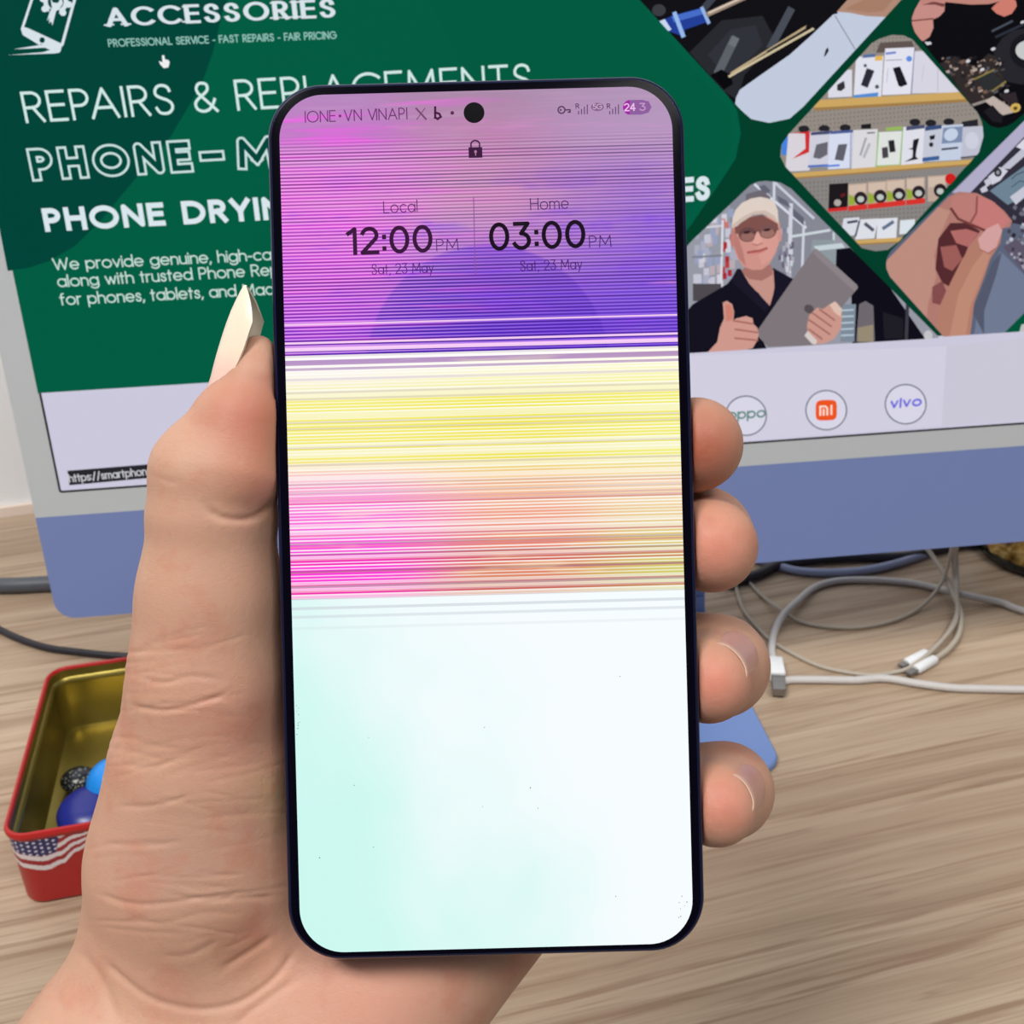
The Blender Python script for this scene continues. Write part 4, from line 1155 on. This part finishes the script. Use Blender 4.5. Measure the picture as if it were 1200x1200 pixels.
CREASES = [   # skin folds: outline, depth mm, width mm
    ([(346, 1112), (327, 1140), (300, 1163), (273, 1177), (236, 1183), (200, 1178), (173, 1168), (147, 1149), (123, 1127)], .32, .6),
    ([(322, 1095), (304, 1108), (282, 1122), (258, 1137)], .30, .6),
    ([(113, 1046), (140, 1056), (167, 1060), (205, 1057), (240, 1052), (290, 1052), (325, 1050)], .20, .45),
    ([(150, 1075), (190, 1082), (240, 1070), (290, 1072)], .10, .5),
    ([(185, 1120), (220, 1120), (260, 1100)], .14, .6),
    ([(240, 591), (248, 600), (262, 607), (284, 609), (304, 603), (318, 592)], .38, .6),
    ([(152, 826), (180, 832), (205, 831), (240, 822), (270, 810)], .24, .42),
    ([(160, 792), (190, 800), (225, 792), (262, 797)], .14, .42),
    ([(156, 765), (196, 752), (240, 742)], .1, .42),
    ([(140, 895), (170, 899), (200, 893)], .12, .4), ([(136, 945), (180, 944), (226, 931)], .16, .4),
    ([(120, 988), (170, 991), (215, 985)], .12, .45), ([(178, 556), (196, 564), (214, 566)], .1, .45),
    ([(90, 1110), (120, 1150), (140, 1200)], .22, .9), ([(60, 1150), (78, 1200)], .15, .9),
    ([(350, 1145), (300, 1180), (270, 1205)], .2, .7),
    ([(845, 748), (868, 735), (888, 745)], .12, .5),
]
rw = random.Random(21)
for i in range(64):                              # finer lines over the ball of the thumb and the wrist
    cx, cy = rw.uniform(140, 300), rw.uniform(745, 1150)
    L_ = rw.uniform(18, 60); sl = rw.gauss(-.08, .16) - .25 * max(0, (cy - 1060) / 90)
    CREASES.append(([(cx - L_, cy + sl * -L_ + rw.uniform(-3, 3)), (cx, cy + rw.uniform(-4, 4)), (cx + L_, cy + sl * L_ + rw.uniform(-3, 3))], rw.uniform(.03, .10), rw.uniform(.26, .42)))
def poly_dist(pts, poly):
    best = np.full(len(pts), 1e9)
    for a, b in zip(poly[:-1], poly[1:]):
        a = np.array(a, float); b = np.array(b, float); ba = b - a
        t = np.clip((pts - a) @ ba / ba.dot(ba), 0, 1)
        best = np.minimum(best, np.linalg.norm(pts - a - t[:, None] * ba, axis=1))
    return best
def project(v): return np.stack([600 + FP * v[:, 0] / -v[:, 2], 600 - FP * v[:, 1] / -v[:, 2]], 1)
CREASES = [([tuple(q[:2]) for q in spline([(x, y, 0) for x, y in poly], 6)], dep, wid) for poly, dep, wid in CREASES]
HV, HF = surface_nets(sdf, np.array([-164.0, -264, -242]), np.array([58.0, 36, -122]), .65)
def sdf_grad(p, e=.25):
    return np.stack([(sdf(p + np.eye(3)[i] * e) - sdf(p - np.eye(3)[i] * e)) for i in range(3)], 1) / (2 * e)
# finer mesh along the folds
pv = project(HV); near = np.zeros(len(HV), bool)
for poly, dep, wid in CREASES:
    q = np.array(poly); lo_, hi_ = q.min(0) - 14, q.max(0) + 14
    m_ = np.where(((pv > lo_) & (pv < hi_)).all(1) & (HV[:, 2] > -206))[0]
    near[m_[poly_dist(pv[m_], poly) < 13]] = True
bm = bmesh.new()
bv = [bm.verts.new(p) for p in HV]
for q in HF: bm.faces.new([bv[i] for i in q])
bm.verts.ensure_lookup_table()
ed = [e for e in bm.edges if near[e.verts[0].index] and near[e.verts[1].index]] if bm.verts.index_update() is None else []
bmesh.ops.subdivide_edges(bm, edges=ed, cuts=1, use_grid_fill=True)
bm.verts.index_update()
HV = np.array([v.co[:] for v in bm.verts]); HF = [[v.index for v in fc.verts] for fc in bm.faces]
bm.free()
HN = np.concatenate([sdf_grad(HV[i:i + 200000]) for i in range(0, len(HV), 200000)])
HN /= np.linalg.norm(HN, axis=1)[:, None] + 1e-9
pxv = project(HV)
front = np.clip(HN[:, 2] * 2.5, 0, 1)
disp = np.zeros(len(HV))
for poly, dep, wid in CREASES:
    q = np.array(poly); m_ = np.where(((pxv > q.min(0) - 16) & (pxv < q.max(0) + 16)).all(1))[0]
    d = poly_dist(pxv[m_], poly) / 6.8
    ends = np.minimum(np.hypot(*(pxv[m_] - q[0]).T), np.hypot(*(pxv[m_] - q[-1]).T)) / 14
    disp[m_] += np.clip(ends, .15, 1) * (dep * np.exp(-(d / wid) ** 2) - dep * .12 * np.exp(-((d - 2.4 * wid) / (1.4 * wid)) ** 2))
HV2 = HV - HN * (disp * front)[:, None]
# flesh tone: pinker pads, tawnier wrist and sides, plus painted glow by the phone
tone = np.zeros((len(HV), 3)); base = np.array(lin((190, 147, 124)))
tone[:] = base
def blush_or_glow(cx, cy, r, col, amt):
    w = np.clip(1 - np.hypot(pxv[:, 0] - cx, pxv[:, 1] - cy) / r, 0, 1); w = w * w * (3 - 2 * w) * amt
    tone[:] = tone * (1 - w[:, None]) + np.array(lin(col)) * w[:, None]
blush_or_glow(292, 490, 90, (182, 108, 86), .85); blush_or_glow(300, 560, 70, (186, 116, 94), .5); blush_or_glow(820, 525, 85, (166, 90, 68), .97)
blush_or_glow(838, 640, 75, (206, 128, 108), .8); blush_or_glow(838, 800, 62, (204, 122, 104), .75); blush_or_glow(845, 940, 62, (204, 126, 108), .75)
blush_or_glow(270, 850, 110, (198, 140, 120), .6); blush_or_glow(430, 1180, 190, (208, 148, 130), .6); blush_or_glow(290, 1110, 70, (182, 128, 102), .6); blush_or_glow(200, 1010, 120, (172, 136, 120), .6)
blush_or_glow(330, 930, 60, (220, 186, 140), .4)  # yellowish screen light along the phone edge, painted into the skin colour

def skin_mat():
    k = Nodes('skin')
    a = k.n('ShaderNodeVertexColor', layer_name='flesh')
    co = k.coords((1, 1, 1))
    n1 = k.noise(co, 90, 4, .6); n2 = k.noise(co, 900, 3, .6)
    c = k.mix(k.math('MULTIPLY', k.sstep(n1, .5, .68), .42), a.outputs[0], lin((184, 118, 98)))
    c = k.mix(k.math('MULTIPLY', k.sstep(n1, .46, .28), .25), c, lin((204, 166, 138)))
    c = k.mix(k.math('MULTIPLY', k.sstep(n2, .56, .75), .14), c, lin((180, 124, 100)))
    k.put(k.b.inputs['Base Color'], c)
    k.b.inputs['Roughness'].default_value = .52
    k.b.inputs['Specular IOR Level'].default_value = .32
    k.b.inputs['Subsurface Weight'].default_value = .22
    k.b.inputs['Subsurface Radius'].default_value = (.0042, .0014, .0007)
    k.b.inputs['Subsurface Scale'].default_value = 1.0
    w = k.n('ShaderNodeTexVoronoi', feature='DISTANCE_TO_EDGE'); w.inputs['Scale'].default_value = 520
    k.put(w.inputs['Vector'], k.coords((1, 1, 1.6)))
    hgt = k.math('ADD', k.math('MULTIPLY', k.sstep(w.outputs['Distance'], 0, .12), .18), n2)
    k.bump(hgt, .16, .0004)
    return k.m
WV = cam_to_world(HV2)
hc = cam_to_world(P(300, 1000, 205))
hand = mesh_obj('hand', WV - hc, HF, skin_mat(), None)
hand.location = Vector(hc)
try:
    hand.data.attributes.remove(hand.data.attributes['sharp_edge'])
except Exception:
    pass
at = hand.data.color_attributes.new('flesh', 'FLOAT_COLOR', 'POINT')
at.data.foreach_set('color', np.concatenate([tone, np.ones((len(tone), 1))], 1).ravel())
tag(hand, 'left hand with a long pale thumbnail gripping the dark phone', 'hand')
bpy.context.view_layer.update()

def nail_mat():
    k = Nodes('nail_plate')
    a = k.n('ShaderNodeVertexColor', layer_name='flesh')
    k.t.links.new(a.outputs[0], k.b.inputs['Base Color'])
    k.b.inputs['Roughness'].default_value = .3; k.b.inputs['Specular IOR Level'].default_value = .5
    k.b.inputs['Subsurface Weight'].default_value = .15; k.b.inputs['Subsurface Radius'].default_value = (.002, .0012, .0008)
    return k.m
NAIL = nail_mat()
def nail_patch(rows, cols, name, thick):
    """rows of camera-space points; cols one colour per row"""
    n = len(rows[0]); top = np.array(rows)
    gu = np.gradient(top, axis=0); gv = np.gradient(top, axis=1)
    nr = np.cross(gu, gv); nr /= np.linalg.norm(nr, axis=2)[:, :, None] + 1e-9
    ctr = top.mean((0, 1)) 
    out = np.sign((nr * (top - np.array(cen_hint))).sum(2).mean())
    low = top - nr * out * thick
    V = np.concatenate([top.reshape(-1, 3), low.reshape(-1, 3)]); m = len(rows); F = []
    for i in range(m - 1):
        for j in range(n - 1):
            a = i * n + j
            F.append((a, a + 1, a + n + 1, a + n)); b = a + m * n; F.append((b, b + n, b + n + 1, b + 1))
    edge = [i for i in range(n)] + [k_ * n + n - 1 for k_ in range(1, m)] + [(m - 1) * n + j for j in range(n - 2, -1, -1)] + [k_ * n for k_ in range(m - 2, 0, -1)]
    for a, b in zip(edge, edge[1:] + edge[:1]): F.append((a, b, b + m * n, a + m * n))
    o = mesh_obj(name, cam_to_world(V) - hc, F, NAIL, hand)
    at = o.data.color_attributes.new('flesh', 'FLOAT_COLOR', 'POINT')
    cc = [(*lin(cols[i]), 1) for i in range(m) for j in range(n)] * 2
    at.data.foreach_set('color', np.array(cc).ravel())
    return o
# thumbnail: long, tapering to a point.  y, left limit, half width px, half depth mm, depth, near and far sweep
TN = [(484, 231, 46, 5.6, 183.4, 14, 75), (472, 236, 46, 5.5, 183.4, 34, 80), (457, 241.5, 45, 5.3, 183.4, 50, 84), (440, 247, 45, 5.1, 183.4, 62, 88), (424, 251, 44.5, 4.9, 183.3, 68, 90), (408, 255.5, 43.5, 4.7, 183.2, 72, 92),
      (392, 260.5, 40, 4.5, 183.1, 76, 97), (377, 265.5, 34, 4.2, 182.9, 84, 107), (364, 270.5, 26.5, 3.5, 182.6, 86, 107), (352, 276, 18.5, 2.6, 182.3, 86, 107), (342, 281, 10.5, 1.6, 182, 86, 107), (336, 284.5, 4.5, .9, 181.8, 86, 107), (334, 286.5, 2, .5, 181.7, 86, 107)]
rows, cols = [], []
for i, (y, L_, a, b, dc, fn, ff) in enumerate(TN):
    r = []
    for j in range(17):
        ph = math.radians(-ff + (fn + ff) * j / 16)
        r.append(P(L_ + a - a * math.cos(ph), y, dc - b * math.sin(ph)))
    rows.append(r)
    cols.append([(222, 176, 164), (222, 178, 166), (222, 180, 168), (224, 186, 172), (228, 200, 182), (226, 212, 190), (226, 216, 194)][min(i, 6)])
cen_hint = P(297, 430, 183.5)
o = nail_patch(rows, cols, 'thumbnail', .45); o['label'] = 'long ivory thumbnail filed to a point'
# short nails of the two lower fingers, laid on the flesh
def finger_nail(axis_a, axis_b, ang0, half, free, name):
    a, b = P(*axis_a), P(*axis_b); ax = unit(b - a)
    e1 = unit(np.array([1.0, 0, 0]) - ax * ax[0]); e2 = np.cross(ax, e1)
    if e2[1] < 0: e2 = -e2
    rows = []; cols = []
    rs_ = np.linspace(2, 14, 240)
    L_ = np.linalg.norm(b - a)
    last = None
    for i in range(9):
        r = []
        for j in range(13):
            th = math.radians(ang0 + half * (j - 6) / 6)
            s0 = .5 * L_ * abs((j - 6) / 6) ** 2.2; c = a + ax * (s0 + (L_ - s0) * i / 8)
            dr = math.cos(th) * e1 + math.sin(th) * e2
            val = sdf(c + rs_[:, None] * dr)
            k_ = np.argmax(val > 0)
            r.append(rs_[k_] + .14 - .5 * abs((j - 6) / 6) ** 5 - (.3 if i == 0 else 0))
        r = np.array(r); r = np.convolve(np.pad(r, 1, mode='edge'), [.25, .5, .25], 'valid')
        if last is not None and i > 4: r = np.maximum(r, last - .28)
        last = r
        rows.append([a + ax * (.5 * L_ * abs((j - 6) / 6) ** 2.2 + (L_ - .5 * L_ * abs((j - 6) / 6) ** 2.2) * i / 8) + r[j] * (math.cos(math.radians(ang0 + half * (j - 6) / 6)) * e1 + math.sin(math.radians(ang0 + half * (j - 6) / 6)) * e2) for j in range(13)])
        cols.append((188, 138, 126) if i < 8 else (214, 182, 162))
    global cen_hint
    cen_hint = (a + b) / 2
    return nail_patch(rows, cols, name, .22)
finger_nail((838, 784, 196.5), (829, 796, 184.5), 40, 42, 1, 'ring_fingernail')
finger_nail((848, 928, 196), (838, 942, 184.5), 25, 40, 1, 'little_fingernail')
# ================================================================== red tin
TY = math.radians(7.0)
tX = np.array([math.cos(TY), math.sin(TY), 0]); tY = np.array([-math.sin(TY), math.cos(TY), 0])
TB = at_z(32, 1062) + np.array([-.0012, -.0008, 0])
TWD, TD, TH, TR = .092, .124, .0385, .0095
tin = empty('cookie_tin', TB + tX * TWD / 2 + tY * TD / 2, tX, tY, UZ)
tag(tin, 'open red tin with a flag ribbon print, gold inside', 'tin')
bpy.context.view_layer.update()
RED = plain('red_lacquer', (176, 34, 34), .38, 0.0, .4, var=.05, scale=400)
GOLD = Nodes('gold_lacquer'); GOLD.put(GOLD.b.inputs['Base Color'], GOLD.mix(GOLD.noise(GOLD.coords(), 60, 3), lin((128, 114, 50)), lin((160, 144, 72))))
GOLD.b.inputs['Metallic'].default_value = .75; GOLD.b.inputs['Roughness'].default_value = .34; GOLD = GOLD.m
def tring(ins, z):
    return [(x, y, z) for x, y in rrect(TWD - 2 * ins, TD - 2 * ins, max(TR - ins, .002), 0, 0, 8)]
v, f = loft([tring(.0012, .0002), tring(.0003, .0010), tring(0, .0022), tring(0, TH - .0045), tring(-.0004, TH - .0036), tring(-.0010, TH - .0028), tring(-.0012, TH - .0016), tring(-.0006, TH - .0003), tring(.0004, TH), tring(.0010, TH - .0006), tring(.0012, TH - .0016)], True, False)
o = mesh_obj('tin_body', v, f, RED, tin)
v, f = loft([tring(.0011, TH - .0014), tring(.0012, TH - .0030), tring(.0011, TH - .0060), tring(.0024, TH - .0072), tring(.0026, TH - .0085), tring(.0016, TH - .0100), tring(.0016, .0060), tring(.0024, .0030), tring(.0050, .0020), tring(.012, .0020)], False, True)
o = mesh_obj('lining', v, f, GOLD, tin); o['label'] = 'gold lacquered inside'
# flag ribbon printed on the front, running round the left corner
def outline_at(s):                               # s mm from where the straight front starts
    s = s * MM
    if s >= 0: return np.array([-TWD / 2 + TR + s, -TD / 2]), np.array([0, -1.0])
    a = s / TR
    if a > -math.pi / 2:
        c = np.array([-TWD / 2 + TR, -TD / 2 + TR]); n_ = np.array([math.sin(a), -math.cos(a)])
        return c + n_ * TR, n_
    e = -s - TR * math.pi / 2
    return np.array([-TWD / 2, -TD / 2 + TR + e]), np.array([-1.0, 0])
ks = [(-20, 8, 8), (-12, 8.5, 8), (-4, 10, 8.5), (4, 12, 8.5), (10, 11, 7.5), (17, 7.5, 6), (23, 6.2, 4), (27, 7, 2.6), (31, 7, 3.4), (37, 5.6, 5), (44, 5, 5.6), (60, 9, 6)]
def ribbon(s):
    for (a, ca, ha), (b, cb, hb) in zip(ks[:-1], ks[1:]):
        if a <= s <= b:
            t = (s - a) / (b - a); t = t * t * (3 - 2 * t)
            return ca + (cb - ca) * t, ha + (hb - ha) * t
    return ks[-1][1:]
V, F, Cc = [], [], []
st = .4
for i in range(int(72 / st)):
    s0 = -16 + i * st
    for j in range(int(20 / st)):
        dz = 3.6 + j * st; c, h = ribbon(s0 + st / 2)
        w = (c - (dz + st / 2)) / h                # +1 top, -1 bottom
        if abs(w) > 1: continue
        can = s0 < 9 + 2.5 * w and w > -.12
        if can:
            sx, sz = (s0 + 40) / 2.5, dz / 2.2 + (s0) * .05
            fx, fz = sx % 1 - .5, (sz + .5 * (int(sx) % 2)) % 1 - .5
            col = (206, 206, 220) if fx * fx + fz * fz < .055 else (38, 40, 92)
        else:
            col = (212, 204, 206) if int((w + 1) * 3.5) % 2 == 0 else (150, 34, 44)
        b = len(V)
        for ss, zz in ((s0, dz), (s0 + st, dz), (s0 + st, dz + st), (s0, dz + st)):
            q, n_ = outline_at(ss); q = q + n_ * .00012
            V.append((q[0], q[1], TH - zz * MM))
        F.append((b, b + 1, b + 2, b + 3)); Cc.append(lin(col))
o = mesh_obj('flag_print', V, F, print_mat('printed_lacquer'), tin, smooth=False)
at = o.data.color_attributes.new('ink', 'FLOAT_COLOR', 'CORNER')
at.data.foreach_set('color', np.array([[*c, 1]] * 4 for c in Cc).ravel() if False else np.repeat(np.array([[*c, 1] for c in Cc]), 4, 0).ravel())
o['label'] = 'stars and stripes ribbon print'

# things in the tin
def blob(name, c, rx, ry, rz, mat, n=24, dome=0.0, bump=0.0):
    rings = []; rr = random.Random(5)
    for i in range(1, n):
        a = math.pi * i / n
        z = -math.cos(a); r = math.sin(a) ** (.8 if dome else 1)
        rings.append([(rx * r * math.cos(t) * (1 + bump * rr.uniform(-1, 1)), ry * r * math.sin(t) * (1 + bump * rr.uniform(-1, 1)), rz * z) for t in [2 * math.pi * k / 36 for k in range(36)]])
    v, f = loft(rings)
    o = mesh_obj(name, v, f, mat); o.location = Vector(c); return o
FLR = DESK + .0022
p = at_z(109, 952, DESK + .010)
o = blob('bottle_cap', (p[0], p[1], FLR + .0085), .0155, .0155, .0085, plain('navy_plastic', (34, 42, 130), .32), dome=1)
tag(o, 'navy blue round cap lying in the red tin', 'cap')
p = at_z(136, 925, DESK + .012)
o = blob('ball', (p[0], p[1], FLR + .0128), .0125, .0125, .0125, plain('sky_blue_plastic', (36, 140, 230), .3))
tag(o, 'bright sky blue ball in the red tin beside the navy cap', 'ball')
def speckle():
    k = Nodes('speckled_enamel')
    w = k.n('ShaderNodeTexVoronoi'); w.inputs['Scale'].default_value = 700; k.put(w.inputs['Vector'], k.coords())
    k.put(k.b.inputs['Base Color'], k.mix(k.sstep(w.outputs['Distance'], .36, .2), lin((28, 32, 42)), k.mix(k.noise(k.coords(), 300), lin((90, 120, 150)), lin((176, 160, 90)))))
    k.b.inputs['Roughness'].default_value = .25
    return k.m
p = at_z(93, 915, DESK + .007)
o = blob('button', (p[0], p[1], FLR + .0054), .0085, .0075, .0052, speckle(), dome=1)
tag(o, 'dark speckled button in the red tin behind the navy cap', 'button')

# ================================================================== cables
def on_desk(pts, r, n=10):
    return spline([at_z(x, y, DESK + r + (l if len(q) else 0)) for (x, y, *q) in pts for l in [(q[0] if q else 0)]], n)
def cable(name, pts, r, mat, label, cat='cable', group=None, rib=0, n=10):
    v, f = tube(on_desk(pts, r + .0002, n), r, 12, rib)
    c = np.mean(np.array(v), axis=0)
    o = mesh_obj(name, np.array(v) - c, f, mat); o.location = Vector(c)
    return tag(o, label, cat, group)
WHITE_C = plain('white_cable_rubber', (198, 194, 192), .5)
BEIGE_C = plain('aged_cable_rubber', (176, 166, 152), .5)
PLUGW = plain('white_plug_plastic', (232, 234, 236), .4)
STEEL = plain('plug_steel', (150, 148, 146), .3, .9)
BLACKC = plain('black_cable_rubber', (34, 32, 42), .45)
GREYC = plain('dark_grey_conduit', (82, 86, 94), .45, var=.12)
LAVC = plain('pale_blue_braid', (150, 160, 192), .6)
cable('power_cable', [(-160, 672), (-60, 680), (0, 686), (60, 684), (130, 682), (200, 684), (260, 690)], .0050, GREYC, 'thick dark grey ribbed cable on the desk going behind the computer', rib=.05, n=14)
cable('black_cable', [(-60, 706), (0, 738), (24, 749), (55, 759), (92, 764), (130, 768), (190, 770), (260, 764), (340, 740)], .0021, BLACKC, 'thin black cable curving over the desk behind the red tin')
L1 = cable('charging_cable', [(908, 806), (922, 797.5), (953, 796.5), (1002, 797), (1036, 795), (1075, 801), (1115, 806), (1160, 807.5), (1215, 808), (1300, 806)], .0021, WHITE_C, 'white cable running straight across the desk below the others')
cu = cable('charging_cable', [(1300, 742), (1200, 716), (1172, 706), (1129, 697, .003), (1095, 688.5), (1058, 682), (1016, 679.5), (979, 681), (953.5, 689), (934, 705, .002), (917, 722, .002), (907, 742, .001), (904.5, 762), (908, 778)], .0021, WHITE_C, 'white cable looping round to a metal plug by the ring finger')
# its plug
def plug(parent, a, b, w, h, name, mat, r=.001):
    a, b = np.array(a), np.array(b); ax = unit(b - a); s = unit(np.cross(UZ, ax)); u = np.cross(ax, s); rings = []
    L_ = np.linalg.norm(b - a)
    for t, ins in ((0, .0006), (.06, 0), (.94, 0), (1, .0004)):
        rings.append([a + ax * L_ * t + s * x + u * y for x, y in rrect(w - 2 * ins, h - 2 * ins, min(r, h / 2.01), 0, 0, 5)])
    v, f = loft(rings)
    o = mesh_obj(name, v, f, mat, None)
    bpy.context.view_layer.update()
    o.parent = parent; o.matrix_parent_inverse = parent.matrix_world.inverted()
    return o
bpy.context.view_layer.update()
q0, q1, q2 = at_z(908, 774, DESK + .004), at_z(911.5, 794, DESK + .004), at_z(913, 812, DESK + .004)
plug(cu, q0, q1, .0080, .0066, 'plug_body', PLUGW)
o = plug(cu, q1, q2, .0070, .0046, 'plug_tip', STEEL, .0004); o['label'] = 'bare metal plug tip'
cable('earphone_cable', [(850, 640), (863, 690), (871, 713.5), (885.5, 733), (902.5, 750), (931, 767), (959, 780), (987.5, 787), (1019, 791), (1044, 788.6), (1064, 783, .002), (1087, 767, .004), (1106.5, 747.5, .004), (1120, 728, .004), (1122, 705, .006), (1118, 676, .012), (1117, 640, .03)], .0011, BEIGE_C, 'thin beige cable sagging low over the desk past the plug')
cable('earphone_cable', [(862, 660), (877, 681), (894, 699), (917, 716, .003), (939, 729), (973, 735), (1007, 735), (1044, 728), (1072.5, 716), (1092, 699, .004), (1107, 675, .012), (1116, 640, .03)], .0011, BEIGE_C, 'thin beige cable forming the upper arc inside the white loop')
k5 = cable('lightning_cable', [(1060, 610, .03), (1088, 645, .016), (1106, 672, .010), (1117, 696, .006), (1126, 719, .003), (1124, 742, .002), (1113, 759, .002), (1096, 772, .001)], .0015, BEIGE_C, 'beige cable ending in the nearer white connector')
k6 = cable('lightning_cable', [(1121, 636, .03), (1121, 664, .016), (1122, 700, .006), (1120, 724, .004), (1106, 748, .002), (1086, 766, .001)], .0012, BEIGE_C, 'beige cable ending in the farther white connector')
bpy.context.view_layer.update()
for par, e0, e1, e2 in ((k5, (1096, 772), (1073, 785), (1064, 790)), (k6, (1086, 765), (1062, 777.5), (1055, 781))):
    a, b, c = (at_z(x, y, DESK + .0034) for x, y in (e0, e1, e2))
    plug(par, a, b, .0052, .0048, 'connector_body', PLUGW, .002)
    o = plug(par, b, c, .0040, .0018, 'connector_tip', STEEL, .0006); o['label'] = 'small metal tip'
cable('braided_cord', [(870, 650), (905, 661), (935, 669), (975, 671), (1015, 668), (1055, 659), (1110, 640)], .0026, LAVC, 'pale blue braided cord on the desk under the screen edge')
cable('black_cable', [(850, 684), (885, 674), (920, 660), (990, 653), (1060, 652), (1120, 640), (1200, 630)], .0032, BLACKC, 'black cable lying in the shade under the screen edge')

# ================================================================== glass dish with golden filling, at the right edge
dc_ = at_z(1224, 650)
dish = empty('dish', dc_); tag(dish, 'dark glass dish of golden brown chunks at the right edge of the desk', 'dish')
v, f = lathe([(.030, .0003), (.0375, .0008), (.040, .003), (.041, .006), (.0405, .0075), (.038, .0072), (.036, .005), (.001, .0045)], 64)
mesh_obj('dish_base', v, f, plain('dark_glass', (20, 26, 26), .15, 0, .6), dish)
def chunks():
    k = Nodes('golden_chunks')
    w = k.n('ShaderNodeTexVoronoi'); w.inputs['Scale'].default_value = 130; k.put(w.inputs['Vector'], k.coords())
    nz = k.noise(k.coords(), 220, 4, .7)
    k.put(k.b.inputs['Base Color'], k.ramp(k.math('ADD', k.math('MULTIPLY', w.outputs['Distance'], .7), k.math('MULTIPLY', nz, .6)), [(.25, lin((52, 26, 14))), (.45, lin((128, 88, 30))), (.62, lin((186, 142, 58))), (.85, lin((220, 190, 120)))]))
    k.b.inputs['Roughness'].default_value = .35
    k.bump(w.outputs['Distance'], .8, .004)
    return k.m
rng = random.Random(9); rings = []
for i in range(26):
    t = i / 25; z = .005 + .050 * math.sin(t * math.pi / 2); r = .0375 * math.cos(t * math.pi / 2) ** .5 + .0003
    rings.append([(r * (1 + rng.uniform(-.06, .06)) * math.cos(a), r * (1 + rng.uniform(-.06, .06)) * math.sin(a), z + rng.uniform(-.0012, .0012)) for a in [2 * math.pi * k / 56 for k in range(56)]])
v, f = loft(rings)
o = mesh_obj('filling', v, f, chunks(), dish); o['kind'] = 'stuff'; o['label'] = 'golden brown chunks'

# ================================================================== light and camera
def area(name, loc, target, size, size_y, power, color):
    l = bpy.data.lights.new(name, 'AREA'); l.shape = 'RECTANGLE'; l.size = size; l.size_y = size_y; l.energy = power; l.color = color
    o = bpy.data.objects.new(name, l); COL.objects.link(o); o.location = Vector(loc)
    o.rotation_euler = (Vector(target) - Vector(loc)).to_track_quat('-Z', 'Y').to_euler(); return o
area('ceiling_panel_light', (-0.75, -0.5, 2.6), (-0.1, 0.35, 0.75), 0.7, 0.4, 32, (1.0, .97, .93))
area('ceiling_panel_light', (0.6, -0.85, 2.65), (0.05, 0.35, 0.75), 0.9, 0.5, 23, (1.0, .97, .93))
w = bpy.data.worlds.new('room_light'); SC.world = w; w.use_nodes = True
bg = w.node_tree.nodes['Background']; bg.inputs[0].default_value = (.86, .92, 1.0, 1); bg.inputs[1].default_value = .15

cam = bpy.data.cameras.new('camera'); co = bpy.data.objects.new('camera', cam); COL.objects.link(co)
cam.sensor_width = 36.0; cam.lens = 36.0 * FP / 1200.0; cam.clip_start = .01; cam.clip_end = 50
m = Matrix.Identity(4)
for i in range(3):
    for j in range(3): m[i][j] = float(R[i, j])
    m[i][3] = float(CAM[i])
co.matrix_world = m
cam.dof.use_dof = True; cam.dof.focus_distance = .182; cam.dof.aperture_fstop = 36.0 * FP / 1200.0 / .62
SC.camera = co
SC.view_settings.view_transform = 'Standard'; SC.view_settings.look = 'None'
SC.view_settings.exposure = 0.0; SC.view_settings.gamma = 1.0; SC.view_settings.use_curve_mapping = False
SC.cycles.use_denoising = True
